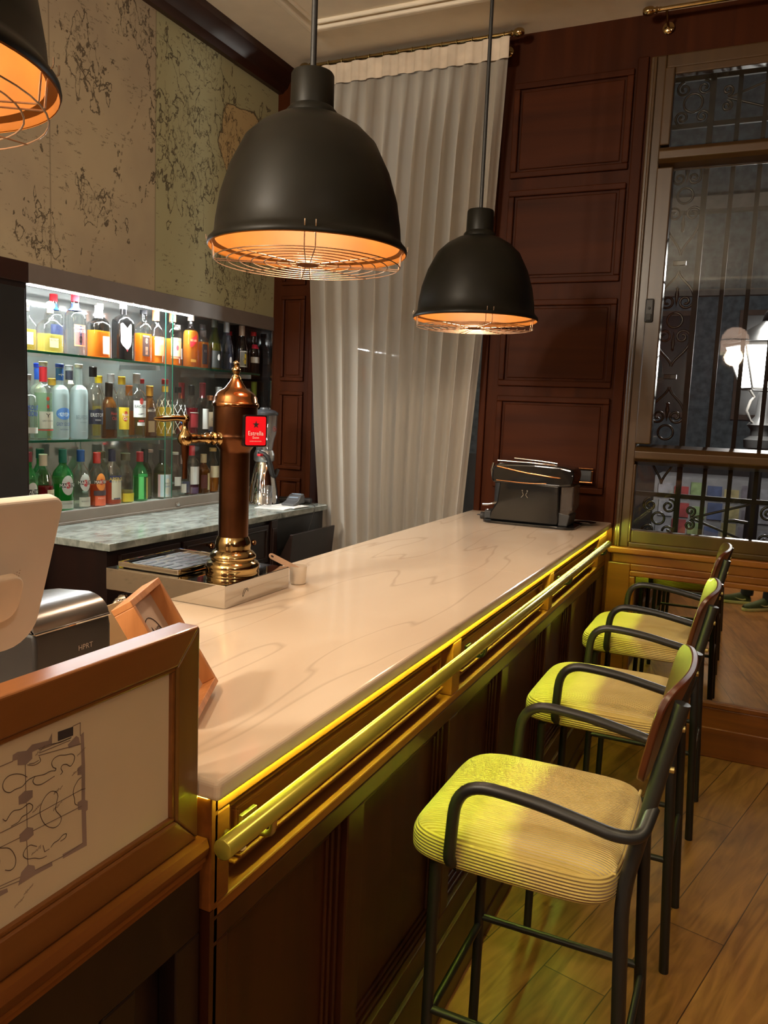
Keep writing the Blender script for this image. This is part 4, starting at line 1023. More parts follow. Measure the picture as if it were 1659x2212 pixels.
# ------------------------------------------------------------------ bottles
GL = {'c': clear('bottle_clear', (.95,.96,.95), .9, .05), 'g': clear('bottle_green', (.10,.62,.22), .8, .05, scatter=.22, scol=(.05,.5,.15)),
      'o': clear('bottle_olive', (.30,.34,.10), .8, .05, scatter=.15, scol=(.2,.22,.05)), 'k': clear('bottle_dark', (.10,.10,.08), .8, .06, scatter=.3, scol=(.03,.03,.03)),
      'f': clear('bottle_frosted', (.80,.88,.90), .3, .05, rough=.25, scatter=.62, scol=(.74,.84,.86)), 'a': clear('bottle_amber', (.62,.28,.06), .8, .05, scatter=.25, scol=(.5,.2,.03)),
      'b': clear('bottle_blue_grey', (.5,.56,.68), .8, .05, scatter=.15, scol=(.4,.45,.6))}
LQ = {'w': clear('spirit_clear', (.97,.98,.97), .2, 0), 'y': clear('spirit_straw', (.95,.88,.45), .1, 0, scatter=.25, scol=(.9,.8,.3)),
      'am': clear('whisky_amber', (.95,.50,.10), .1, 0, scatter=.45, scol=(.95,.42,.05)), 'ye': clear('liqueur_yellow', (.98,.80,.12), .1, 0, scatter=.4, scol=(1,.72,.05)),
      'or': clear('aperitif_orange', (.95,.25,.10), .1, 0, scatter=.55, scol=(.95,.22,.08)), 're': clear('liqueur_red', (.45,.03,.03), .1, 0, scatter=.6, scol=(.38,.02,.03)),
      'gr': clear('liqueur_green', (.15,.8,.2), .1, 0, scatter=.5, scol=(.1,.75,.15)), 'br': clear('rum_dark', (.35,.14,.04), .1, 0, scatter=.5, scol=(.28,.10,.03)),
      'pu': clear('liqueur_purple', (.25,.05,.15), .1, 0, scatter=.6, scol=(.2,.03,.12)), 'gw': clear('vermouth_pale_green', (.8,.95,.8), .1, 0, scatter=.2, scol=(.8,.9,.75))}
_cm = {}
def cm(c, rough=.4, metal=0):
    k = (c, rough, metal)
    if k not in _cm: _cm[k] = plain('finish_%d_%d_%d' % c, srgb(*c), rough, metal, var=.04)
    return _cm[k]
RED, WHT, CRM, BLU, NAV, BLK, YEL, GLD, SIL, COP, GRN, PUR, ORG, BUR, KHA, BRN = (200,30,40), (236,236,232), (226,212,180), (30,80,190), (34,48,88), (18,18,20), (236,206,40), (206,160,60), (180,182,184), (190,120,80), (20,110,90), (90,40,90), (225,120,40), (130,30,45), (96,92,66), (84,52,36)
PF = {'std': [(0,.9),(.02,1),(.62,1),(.68,.93),(.73,.70),(.78,'n'),(1,'n')],
      'dome': [(0,.92),(.02,1),(.50,1),(.57,.97),(.64,.84),(.70,.58),(.75,'n'),(1,'n')],
      'tall': [(0,.92),(.02,1),(.60,1),(.655,.93),(.69,.72),(.72,'n'),(1,'n')],
      'wine': [(0,.92),(.02,1),(.52,1),(.58,.96),(.66,.7),(.74,'n'),(1,'n')],
      'champ': [(0,.92),(.02,1),(.38,1),(.50,.93),(.62,.68),(.74,.45),(.86,'n'),(1,'n')],
      'squat': [(0,.94),(.03,1),(.46,1),(.54,.92),(.62,.62),(.68,'n'),(1,'n')],
      'slope': [(0,.94),(.02,1),(.50,1),(.66,.72),(.76,'n'),(1,'n')],
      'round': [(0,.8),(.03,.95),(.40,1),(.52,1),(.62,.92),(.70,.7),(.76,'n'),(1,'n')]}
def bottle(name_, label, group, y, zb, h, w, x=-2.74, pf='std', sq=0, glass='c', liq='w', lvl=.5, cap=BLK, cl=.1, ball=0, labs=(), txts=(), neck=.0150, capm=0):
    t = thing(name_, label, 'bottle', (x, y, zb), group)
    R = w/2; depth = .62 if sq else 1
    def cross(a):
        if not sq: return 1
        e = 5.0; return 1/((abs(math.cos(a)/depth))**e+(abs(math.sin(a)))**e)**(1/e)
    def rad(f):
        P = [(p, neck/R if q == 'n' else q) for p, q in PF[pf]]
        for (a, b), (c, d) in zip(P, P[1:]):
            if f <= c: return R*(b+(d-b)*(f-a)/(c-a))
        return neck
    # smooth profile samples
    fs = sorted(set([p for p, _ in PF[pf]]+[i/26 for i in range(27)]))
    fs = [f for f in fs if f <= 1-cl*.35]
    prof = [(0,0)]+[(rad(f), f*h) for f in fs]
    def blend(f):   # cross-section turns round towards the neck
        return max(0, min(1, (rad(f)-neck)/(R-neck+1e-6)))
    vs = MB()
    n = 28
    def body(mb, prof, k=1):
        idx = []; V = []; F = []
        for r, z in prof:
            if r < 1e-6: idx.append([len(V)]); V.append((x, y, zb+z)); continue
            b = blend(z/h); row = []
            for i in range(n):
                a = 2*PI*i/n; q = r*k*(1+(cross(a)-1)*b)
                row.append(len(V)); V.append((x+q*math.cos(a), y+q*math.sin(a), zb+z))
            idx.append(row)
        for a, b in zip(idx, idx[1:]):
            for i in range(n):
                j = (i+1) % n
                if len(a) == 1 and len(b) == 1: break
                if len(a) == 1: F.append((a[0], b[j], b[i]))
                elif len(b) == 1: F.append((a[i], a[j], b[0]))
                else: F.append((a[i], a[j], b[j], b[i]))
        return mb.add(V, F)
    g = part('glass_body', body(MB(), prof), GL[glass], t, smooth=50)
    if lvl > 0:
        lp = [(0,.006)]+[(rad(f)*.93, max(.006, f*h)) for f in [q for q in fs if q < lvl]+[lvl]]+[(0, lvl*h)]
        part('liquid', body(MB(), lp), LQ[liq], t, smooth=50)
    if ball:
        part('stopper', MB().lathe([(0,0),(neck*.9,.0),(neck*.9,.012)]+[(ball*math.sin(k*PI/9), .012+ball-ball*math.cos(k*PI/9)) for k in range(2, 10)], (x,y,zb+h-.012-2*ball), 20), cm(cap), t, smooth=60)
    else:
        rc = neck+.0022
        part('cap', MB().lathe([(rc*.98, h*(1-cl)),(rc, h*(1-cl)+.001),(rc, h-.004),(rc+.001, h-.003),(rc*.92, h),(0, h)], (x,y,zb), 20), cm(cap, .35, capm), t, smooth=50)
    PH = math.radians(-14)
    def sp(a, z, e=.0009):
        r = rad(min(.999, z/h)); b = blend(z/h)
        q = r*(1+(cross(a)-1)*b)+e
        return Vector((x+q*math.cos(a), y+q*math.sin(a), zb+z))
    first = None
    for lb in labs:
        z0, z1, hw, colr = lb[:4]; hw = hw*1.25 if sq else hw; shp = lb[4] if len(lb) > 4 else 'r'; ph = PH+(lb[5] if len(lb) > 5 else 0)
        mb = MB()
        if shp == 'r':
            mb.grid(lambda u, v: sp(ph+(u*2-1)*hw, (z0+(z1-z0)*v)*h), 14, 2)
        else:   # round, arched or slanted shapes: a fan of rings in label space
            cz = (z0+z1)/2*h; hz = (z1-z0)/2*h
            V = [sp(ph, cz)]; F = []; m_ = 28
            for q in (.34, .67, 1):
                for i in range(m_):
                    a = 2*PI*i/m_; ca, sa = math.cos(a), math.sin(a)
                    if shp == 'o': px, pz = ca, sa
                    elif shp == 'v': mx = max(abs(ca), abs(sa)); px, pz = ca/mx, sa/mx; pz = pz-(1-abs(px))*.55+.25
                    elif shp == 's': mx = max(abs(ca), abs(sa)); px, pz = ca/mx, sa/mx*.6; pz += px*.4
                    V.append(sp(ph+px*hw*q, cz+pz*hz*q))
            for i in range(m_):
                j = (i+1) % m_; F.append((0, 1+i, 1+j))
                for k in range(2): F.append((1+k*m_+i, 1+(k+1)*m_+i, 1+(k+1)*m_+j, 1+k*m_+j))
            mb.add(V, F)
        p = part('label', mb, cm(colr, .6), t, smooth=60)
        for v in p.data.vertices: pass
        if first is None: first = p
    for k, tx in enumerate(txts):
        s, zc, tw, th, colr = tx[:5]; off = tx[5] if len(tx) > 5 else 0
        mb = MB(); rr = rad(zc)*(depth if sq else 1)
        put_text(mb, s, lambda u, v: sp(PH+off+math.atan2(u, rr) if sq else PH+off+u/rr, zc*h+v, .0022), tw*w, th*h)
        part('lettering', mb, cm(colr, .6), first if first else t)
    return t
TP, MD, BT = 'bottles on the top glass shelf', 'bottles on the middle glass shelf', 'bottles on the cabinet deck'
ZT, ZM, ZB = 1.7935, 1.4305, 1.1175
B = bottle
OB = 1.25
# top shelf
B('tequila_bottle', 'squat clear bottle with a ball stopper, first at the left end of the top shelf', TP, 2.40, ZT, .205, .080, pf='squat', sq=1, lvl=.42, liq='y', ball=.017, cap=CRM, labs=((.12,.36,.6,(196,204,188)),), txts=(('PATRON',.28,.5,.045,(60,70,60)),))
B('tequila_bottle', 'wide squat bottle with a ball stopper and pale gold liquid on the top shelf', TP, 2.525, ZT, .215, .108, pf='squat', sq=1, lvl=.36, liq='y', ball=.019, cap=(206,186,150), labs=((.10,.28,.45,(216,208,150)),), txts=(('PATRON',.24,.42,.04,(80,80,50)),))
B('tequila_bottle', 'red capped clear bottle half hidden behind the blue arched label bottle', TP, 2.655, ZT, .265, .078, x=-2.86, lvl=.3, cap=RED, cl=.12, labs=((.74,.84,3.1,BLU),(.2,.5,.8,NAV)))
B('tequila_bottle', 'clear bottle with red cap and arched blue label on the top shelf', TP, 2.662, ZT, .262, .088, lvl=.25, cap=RED, cl=.12, labs=((.73,.85,3.1,NAV),(.15,.50,.62,(232,140,90)),(.17,.485,.57,NAV),(.20,.32,.2,BLK,'o')), txts=(('TEQUILA',.45,.36,.035,WHT),('SANJOSE',.39,.62,.055,WHT)))
B('whisky_bottle', 'amber square-shouldered bottle with a metal strip on its neck', TP, 2.80, ZT, .232, .105, pf='tall', sq=1, lvl=.52, liq='am', glass='c', cap=SIL, cl=.24, labs=((.08,.42,.42,(214,196,170),'r',.5),), neck=.0165)
B('whisky_bottle', 'white capped bottle standing behind the amber square-shouldered bottle', TP, 2.93, ZT, .262, .085, x=-2.86, pf='std', glass='k', lvl=.4, liq='br', cap=WHT, cl=.1)
B('whisky_bottle', 'brown bottle with a big white chevron label and white cap', TP, 2.955, ZT, .272, .104, pf='std', sq=1, glass='k', lvl=.6, liq='br', cap=WHT, cl=.13, labs=((.22,.60,.62,(228,226,222),'v'),(.15,.2,.08,RED,'o')), txts=(("Ballantine's",.42,.62,.05,(70,60,60)),))
B('whiskey_bottle', 'square bottle with dark brown label and black cap on the top shelf', TP, 3.092, ZT, .250, .086, pf='std', sq=1, lvl=.55, liq='am', cap=BLK, cl=.08, labs=((.12,.52,.55,(64,40,34)),(.36,.47,.25,(190,150,120),'o'),(.15,.30,.22,(170,126,96))), txts=(('JIM',.21,.2,.05,(64,40,34)),('TENNESSEE',.50,.5,.03,(200,180,160))))
B('bourbon_bottle', 'copper capped bottle with orange labels, left of the cabinet door joint', TP, 3.18, ZT, .262, .082, pf='slope', lvl=.5, liq='am', cap=COP, cl=.2, labs=((.15,.50,.7,(226,170,110)),(.35,.44,.5,(236,206,150))))
B('bourbon_bottle', 'copper capped bottle with a pink rose on its cream label', TP, 3.305, ZT, .266, .088, pf='std', lvl=.5, liq='am', cap=COP, cl=.18, labs=((.13,.52,.75,(236,196,140)),(.28,.38,.18,(200,50,80),'o'),(.13,.17,.75,(170,60,50))), txts=(('Four Roses',.46,.55,.045,(150,80,50)),))
B('liqueur_bottle', 'narrow pale bottle behind the rose label bottle', TP, 3.49, ZT, .225, .052, x=-2.86, lvl=.6, liq='am', cap=WHT, cl=.12, labs=((.2,.45,.8,WHT),))
B('whisky_bottle', 'tall square golden bottle with a slanted red label', TP, 3.452, ZT, .280, .086, pf='tall', sq=1, lvl=.68, liq='am', cap=(226,210,190), cl=.14, labs=((.36,.62,.6,(190,30,40),'s'),(.10,.15,.5,(210,160,60))), txts=(('RED LABEL',.5,.5,.04,(226,190,120)),))
B('whisky_bottle', 'square bottle with black cap and black label beside the slanted red label', TP, 3.555, ZT, .235, .066, pf='tall', sq=1, lvl=.6, liq='am', cap=BLK, cl=.12, labs=((.10,.55,.6,(40,30,34)),), txts=(('12',.40,.2,.05,(200,180,150)),), neck=.017)
B('sparkling_wine_bottle', 'green sparkling wine bottle with a white disc on a dark label', TP, 3.655, ZT, .285, .078, pf='champ', glass='o', lvl=.5, liq='ye', cap=(60,62,50), cl=.2, labs=((.04,.36,1.2,(36,38,34)),(.18,.30,.22,(220,220,214),'o')))
B('sparkling_wine_bottle', 'blue grey sparkling wine bottle with silver foil and a white disc', TP, 3.765, ZT, .280, .078, pf='champ', glass='b', lvl=.4, liq='w', cap=SIL, cl=.24, labs=((.04,.34,1.2,(44,50,66)),(.16,.28,.22,(225,226,226),'o')))
B('liqueur_bottle', 'red capped dark bottle behind the yellow framed label', TP, 3.955, ZT, .240, .064, x=-2.86, glass='k', lvl=.4, liq='re', cap=RED, cl=.1)
B('liqueur_bottle', 'dark bottle with a yellow label in a white frame on the top shelf', TP, 3.912, ZT, .268, .066, pf='slope', glass='k', lvl=.3, liq='re', cap=(214,190,170), cl=.22, labs=((.12,.46,1.0,WHT),(.14,.44,.88,(60,70,40)),(.18,.40,.5,YEL,'o')))
B('liqueur_bottle', 'last bottle at the dark right end of the top shelf, red cap and white label', TP, 4.03, ZT, .244, .072, pf='dome', glass='k', lvl=.3, liq='br', cap=RED, cl=.1, labs=((.26,.40,1.1,(200,196,188)),(.60,.70,1.0,(190,30,60))))
# middle shelf
B('vodka_bottle', 'clear bottle with bold blue lettering, first on the middle shelf', MD, 2.402, ZM, .268, .078, pf='tall', lvl=.55, cap=SIL, cl=.09, labs=((.10,.19,.8,(214,214,206)),), txts=(('ABSOLUT',.49,.84,.075,(25,60,200)),('VODKA',.40,.70,.075,(25,60,200))), neck=.014)
B('vodka_bottle', 'red necked bottle behind the blue lettered one', MD, 2.47, ZM, .315, .062, x=-2.86, pf='tall', lvl=.5, cap=WHT, cl=.06, labs=((.80,.93,3.1,RED),))
B('vodka_bottle', 'blue capped frosted bottle half hidden behind the red necked one', MD, 2.565, ZM, .322, .070, x=-2.86, pf='tall', glass='f', lvl=0, cap=(40,70,200), cl=.06, labs=((.78,.93,3.1,BLU),))
B('vodka_bottle', 'pear vodka bottle with red neck sleeve and a flying bird on a pale label', MD, 2.484, ZM, .325, .074, pf='tall', glass='c', lvl=.6, liq='gw', cap=(220,214,180), cl=.06, labs=((.74,.93,3.1,(215,40,50)),(.14,.36,.95,(214,214,196)),(.115,.13,1.1,(210,60,60)),(.50,.55,.18,(220,90,60),'o'),(.40,.45,.14,(200,70,50),'o')), txts=(('GREY GOOSE',.24,.6,.02,(80,80,80)),('Y',.31,.26,.05,BLK)))
B('vodka_bottle', 'frosted bottle with blue neck sleeve and a blue mountain picture', MD, 2.572, ZM, .322, .076, pf='tall', glass='f', lvl=0, cap=(50,84,210), cl=.05, labs=((.78,.94,3.1,(30,84,160)),(.26,.42,.9,(90,140,215),'o'),(.30,.36,.7,(190,215,240),'o')), txts=(('GREY GOOSE',.20,.86,.045,(50,70,140)),('VODKA',.13,.5,.02,(70,80,120)),('~v~',.85,.3,.04,WHT)))
B('vodka_bottle', 'silver capped bottle with a small white neck seal behind the frosted ones', MD, 2.74, ZM, .325, .062, x=-2.86, pf='std', lvl=.4, cap=SIL, cl=.07, labs=((.80,.92,3.1,(40,40,56)),(.74,.79,.8,WHT)))
B('rum_bottle', 'gold capped bottle behind the blue mountain picture bottle', MD, 2.655, ZM, .262, .060, x=-2.875, lvl=.4, liq='ye', cap=GLD, cl=.12)
B('vodka_bottle', 'frosted bottle etched with a bare white tree', MD, 2.68, ZM, .328, .076, pf='tall', glass='f', lvl=0, cap=(214,208,190), cl=.05, txts=(('BELVEDERE',.29,.82,.05,(110,122,128)),('VODKA',.22,.4,.02,(120,130,136))), labs=((.10,.105,.3,(200,210,212)),))
B('vodka_bottle', 'round shouldered clear bottle with black cap and a dark banner label', MD, 2.764, ZM, .322, .084, pf='round', lvl=.30, cap=BLK, cl=.14, labs=((.20,.40,1.0,(38,42,60)),(.36,.42,.4,(38,42,60),'o')), txts=(('ERISTOFF',.33,.78,.05,WHT),('VODKA',.26,.35,.022,WHT)))
B('rum_bottle', 'dark rum bottle with amber top and black label, brown capped', MD, 2.862, ZM, .256, .072, pf='dome', glass='a', lvl=.7, liq='br', cap=(52,40,32), cl=.26, labs=((.16,.55,.95,(26,20,16)),), txts=(('Havana',.45,.5,.06,(190,60,50),.2),('Club',.36,.35,.06,(190,60,50),.2)))
B('rum_bottle', 'yellow capped bottle behind the black label rum', MD, 2.92, ZM, .288, .058, x=-2.86, lvl=.5, liq='y', cap=YEL, cl=.12)
B('gin_bottle', 'silver topped bottle behind the yellow label rum', MD, 3.0, ZM, .302, .062, x=-2.86, lvl=.4, cap=SIL, cl=.14)
B('rum_bottle', 'pale rum bottle with yellow cap, yellow label and a red disc', MD, 2.945, ZM, .288, .066, pf='std', lvl=.5, liq='gw', cap=(222,186,50), cl=.13, labs=((.14,.50,.95,(235,206,50)),(.27,.44,.55,(205,50,40),'o')), txts=(('Havana',.385,.5,.05,WHT),('Club',.32,.34,.05,WHT)))
B('rum_bottle', 'white rum bottle with a round red emblem above black lettering', MD, 3.045, ZM, .308, .086, pf='std', lvl=.6, liq='w', cap=(206,206,206), cl=.16, labs=((.32,.58,.9,WHT),(.52,.62,.24,(190,50,40),'o'),(.19,.24,.5,(214,214,214)),(.25,.28,.35,(200,60,60)),(.36,.385,.6,(60,50,50),'o')), txts=(('BACARDI',.49,.76,.045,(30,26,26)),))
B('rum_bottle', 'copper capped bottle behind the red emblem rum', MD, 3.125, ZM, .252, .058, x=-2.86, lvl=.5, liq='am', cap=(206,130,60), cl=.2)
B('brandy_bottle', 'red capped bottle behind the dark gold capped rum', MD, 3.21, ZM, .288, .058, x=-2.86, lvl=.5, liq='y', cap=(176,40,50), cl=.08)
B('rum_bottle', 'dark rum bottle with gold cap and kraft label', MD, 3.138, ZM, .254, .070, pf='slope', sq=1, glass='a', lvl=.75, liq='br', cap=(214,150,50), cl=.2, labs=((.10,.32,.6,(170,140,100)),(.34,.58,.6,(60,34,24))), txts=(('BARCELO',.52,.66,.045,(206,190,170)),))
def lattice(t, y, h, w, zb, col):
    mb = MB(); R = w/2+.0012
    for s in (-1, 1):
        for k in range(8):
            pts = []
            for i in range(15):
                v = .06+.58*i/14; a = -1.6+s*(v*3.2-1.1)+k*PI/4+1.1
                rr = R*(1 if v < .5 else .97 if v < .57 else .86)
                pts.append((-2.74+rr*math.cos(a), y+rr*math.sin(a), zb+v*h))
            mb.tube(pts, .0009, 4)
    part('lattice', mb, cm(col, .5), t)
b = B('liqueur_bottle', 'yellow liqueur bottle in a white lattice with a red cap', MD, 3.252, ZM, .292, .086, pf='dome', lvl=.52, liq='ye', cap=(176,30,40), cl=.09, labs=((.78,.88,3.1,(226,190,60)),)); lattice(b, 3.252, .292, .086, ZM, (240,232,200))
b = B('gin_bottle', 'clear bottle in a white lattice with blue and orange shapes', MD, 3.352, ZM, .258, .088, pf='dome', lvl=.42, liq='w', cap=BLK, cl=.12, labs=((.12,.24,.5,(215,120,60),'o'),(.26,.42,.4,(60,110,190),'o'))); lattice(b, 3.352, .258, .088, ZM, (240,240,240))
B('wine_bottle', 'burgundy capped bottle behind the lattice bottles', MD, 3.53, ZM, .284, .060, x=-2.86, lvl=.4, liq='re', cap=BUR, cl=.3)
B('vermouth_bottle', 'bottle of deep red liqueur with a black cap on the middle shelf', MD, 3.462, ZM, .272, .074, pf='dome', lvl=.56, liq='re', cap=(30,28,28), cl=.2, labs=((.18,.44,.7,(150,26,36)),(.46,.475,.8,(220,200,190))))
B('gin_bottle', 'pink tinted bottle with a burgundy cap and white label', MD, 3.556, ZM, .288, .070, pf='std', lvl=.4, liq='w', cap=BUR, cl=.28, labs=((.14,.52,.6,(236,234,232)),))
B('gin_bottle', 'short cork capped bottle with cream and blue label left of the beer tower', MD, 3.622, ZM, .222, .064, pf='std', lvl=.5, liq='w', cap=COP, cl=.12, labs=((.14,.60,.95,(206,186,160)),(.12,.24,.95,(70,90,150))), txts=(('GIN',.42,.4,.06,(110,90,80)),))
B('whisky_bottle', 'amber bottle with a white paper seal over its neck', MD, 3.70, ZM, .272, .070, pf='dome', lvl=.5, liq='am', cap=SIL, cl=.12, labs=((.70,.90,.5,WHT),))
B('wine_bottle', 'bottle with a pale grey foil right of the beer tower dome', MD, 3.98, ZM, .275, .052, glass='k', lvl=.3, liq='re', cap=(150,152,156), cl=.3, labs=((.15,.4,.9,(70,66,60)),))
B('wine_bottle', 'green wine bottle at the dark right end of the middle shelf', MD, 4.045, ZM, .318, .062, pf='wine', glass='o', lvl=.4, liq='gr', cap=(130,150,50), cl=.26)
B('wine_bottle', 'green wine bottle half hidden by the beer tower finial', MD, 3.90, ZM, .318, .062, pf='wine', glass='o', lvl=.4, liq='gr', cap=(100,120,50), cl=.26)
# deck
B('vermouth_bottle', 'green vermouth bottle cut by the black cabinet edge, first on the deck', BT, 2.40, ZB, .262, .078, pf='dome', glass='g', lvl=.5, liq='gr', cap=BUR, cl=.16, labs=((.22,.52,.62,(206,206,200),'o'),(.33,.41,.62,(36,30,30))), txts=(('MARTINI',.37,.6,.05,WHT),))
B('vermouth_bottle', 'clear bottle of dark red vermouth with a cream cap', BT, 2.478, ZB, .250, .084, pf='slope', lvl=.45, liq='re', cap=(226,214,190), cl=.20, labs=((.12,.40,.6,(206,190,160),'r',.5),), txts=(('MARTINI',.32,.4,.04,(110,90,70),.5),))
B('vermouth_bottle', 'green capped bottle behind the cream capped red vermouth', BT, 2.57, ZB, .264, .072, x=-2.86, pf='dome', glass='g', lvl=0, cap=GRN, cl=.16)
B('vermouth_bottle', 'bright green vermouth bottle with a round silver label', BT, 2.585, ZB, .268, .090, pf='dome', glass='g', lvl=.55, liq='gr', cap=GRN, cl=.22, labs=((.26,.58,.62,(190,192,190),'o'),(.36,.48,.25,(190,40,50),'o'),(.385,.455,.60,(34,30,32)),(.04,.17,.7,(180,184,176))), txts=(('MARTINI',.42,.78,.055,WHT),('EXTRA DRY',.12,.5,.02,(90,90,90))))
B('vermouth_bottle', 'clear vermouth bottle with blue cap and a round silver label', BT, 2.688, ZB, .262, .082, pf='dome', lvl=.5, liq='w', cap=(50,96,170), cl=.2, labs=((.30,.60,.62,(196,198,196),'o'),(.38,.50,.25,(190,40,50),'o'),(.415,.485,.60,(34,30,32)),(.04,.20,.7,(196,196,186))), txts=(('MARTINI',.45,.78,.055,WHT),('BIANCO',.13,.45,.025,(90,90,90))))
B('vermouth_bottle', 'vermouth bottle with red cap and a round orange label', BT, 2.785, ZB, .248, .078, pf='dome', lvl=.4, liq='or', cap=(216,60,50), cl=.2, labs=((.30,.62,.62,(225,130,50),'o'),(.40,.52,.25,(180,50,40),'o'),(.425,.495,.60,(70,40,34)),(.02,.20,.75,(222,96,60)),(.21,.30,.9,(70,50,56))), txts=(('MARTINI',.46,.78,.055,WHT),('FIERO',.16,.4,.03,(250,210,190))))
B('aperitif_bottle', 'orange red aperitif bottle with a navy banner over its cream label', BT, 2.882, ZB, .260, .086, pf='dome', lvl=.42, liq='or', cap=(40,38,70), cl=.22, labs=((.10,.46,.62,(206,200,180)),(.41,.53,.85,(36,44,90)),(.10,.13,.4,(60,60,80))), txts=(('APEROL',.47,.85,.06,(226,196,70)),))
B('sparkling_wine_bottle', 'khaki capped round bottle behind the orange red aperitif', BT, 2.935, ZB, .242, .074, x=-2.86, pf='round', glass='c', lvl=.3, cap=KHA, cl=.14, neck=.019)
B('pisco_bottle', 'round clear bottle with a wide khaki cap and yellow label foot', BT, 2.97, ZB, .240, .080, pf='round', lvl=.25, liq='y', cap=KHA, cl=.15, neck=.020, labs=((.03,.2,.9,(222,206,50)),))
B('herbal_liqueur_bottle', 'green bottle with a red capsule and a two tone green label', BT, 3.07, ZB, .243, .074, pf='dome', glass='g', lvl=.5, liq='gr', cap=(176,36,46), cl=.2, labs=((.05,.56,.35,(90,200,110),'r',-.4),(.05,.48,.35,(200,190,90),'r',.7),(.50,.56,.8,(40,150,70))))
B('wine_bottle', 'dark olive wine bottle left of the ornate pale label', BT, 3.16, ZB, .255, .070, pf='wine', glass='o', lvl=.5, liq='ye', cap=(40,38,30), cl=.3, labs=((.05,.45,.9,(80,80,50)),), x=-2.79)
B('spirit_bottle', 'silver capped bottle behind the ornate pale label', BT, 3.29, ZB, .240, .058, x=-2.87, lvl=.3, cap=(214,190,180), cl=.06)
B('vermouth_bottle', 'olive green bottle with a large ornate pale blue and pink label', BT, 3.235, ZB, .250, .090, pf='wine', glass='o', lvl=.5, liq='ye', cap=(44,42,30), cl=.3, labs=((.04,.50,1.1,(200,206,206)),(.06,.48,.9,(176,196,210)),(.08,.42,.42,(214,206,190),'o'),(.04,.5,.12,(206,160,160),'r',-.95)), txts=(('VERMOUTH',.32,.38,.03,(110,100,110)),('BLANCO',.26,.3,.03,(110,100,110))))
B('gin_bottle', 'slim clear bottle with a silver screw cap by the door joint', BT, 3.335, ZB, .234, .062, pf='dome', lvl=.3, liq='w', cap=(200,202,204), cl=.06, labs=((.25,.45,.7,(214,214,212)),))
B('rum_bottle', 'bottle with pink banded white cap and a black emblem label', BT, 3.405, ZB, .216, .064, pf='slope', lvl=.3, liq='w', cap=(236,214,214), cl=.22, labs=((.08,.36,.8,(60,60,84)),(.08,.3,.4,WHT,'r',-.6),(.80,.83,3.1,(214,50,90))))
B('gin_bottle', 'clear bottle with red capsule, white label and purple liquid', BT, 3.47, ZB, .264, .078, pf='std', lvl=.20, liq='pu', cap=(206,40,50), cl=.2, labs=((.22,.58,.8,(222,222,224)),(.04,.16,.7,(80,50,90))))
B('sherry_bottle', 'brown bottle with a cream capsule and small cream label', BT, 3.572, ZB, .216, .074, pf='dome', glass='a', lvl=.6, liq='br', cap=(220,200,160), cl=.22, labs=((.10,.52,.32,(214,196,150),'r',.35),(.14,.48,.45,(90,40,36),'r',-.55)))
B('whisky_bottle', 'cork topped bottle of amber spirit next to the beer tower column', BT, 3.655, ZB, .248, .072, pf='round', lvl=.45, liq='am', cap=(206,170,110), cl=.08, neck=.018, labs=((.34,.60,1.0,(206,190,160)),))

# ------------------------------------------------------------------ back counter
CZ = 1.072
t = thing('back_counter', 'dark wooden back counter with drawers under a grey marble top', 'counter', (-2.4, 3.1, 0))
part('carcass', MB().box(-2.645, -2.185, 2.27, 3.935, 0, 1.042), M['darkwood'], t)
part('marble_top', MB().box(-2.648, -2.158, 2.255, 3.945, 1.042, CZ), M['greymarble'], t, bevel=.003, label='mottled grey marble top')
def front(name, a, b, c, d, knob=None):
    p = part(name, MB().box(-2.187, -2.170, a, b, c, d).ring_frame(a+.02, b-.02, c+.02, d-.02, .008, YZ, -2.171, -2.164), M['darkwood'], t, bevel=.002)
    if knob: part('knob', MB().lathe([(0,0),(.006,0),(.005,.014),(.013,.020),(.015,.027),(.011,.034),(0,.036)], (-2.170,knob[0],knob[1]), 18, M=Matrix.Rotation(PI/2, 4, 'Y')), M['copperbright'], p, smooth=50)
front('drawer', 2.33, 2.68, .88, 1.02); front('drawer', 2.70, 3.06, .86, 1.02, (2.86,.985)); front('drawer', 3.08, 3.36, .83, 1.02, (3.19,.955))
front('door', 2.33, 2.68, .1, .86); front('door', 2.70, 3.06, .1, .84, (2.98,.7)); front('door', 3.08, 3.36, .1, .81, (3.30,.7))
part('pilaster', MB().box(-2.19, -2.163, 3.375, 3.43, 0, 1.04).box(-2.165,-2.158,3.385,3.42,.1,1.0), M['darkwood'], t, bevel=.003)
part('tilt_bin', MB().prism([(-2.19,.78),(-2.10,.965),(-2.085,.965),(-2.11,.70),(-2.19,.66)], lambda u, v, d: Vector((u, d, v)), 3.45, 3.90), M['darkwood'], t, bevel=.002)
part('bin_opening', MB().box(-2.19, -2.183, 3.45, 3.90, .80, 1.03), M['blackmat'], t)

t = thing('tall_black_cabinet', 'tall black cabinet standing at the left edge beside the bottle cabinet', 'cabinet', (-2.5, 1.9, 0))
part('carcass', MB().box(-2.645, -2.48, 1.3, 2.178, 0, 2.085), M['darkwood'], t, bevel=.003)
part('crown', MB().box(-2.645, -2.474, 1.29, 2.184, 2.02, 2.095), M['cornice'], t, bevel=.003)
part('door', MB().box(-2.482, -2.474, 1.33, 2.165, .06, 2.0), M['blackmat'], t, bevel=.002)

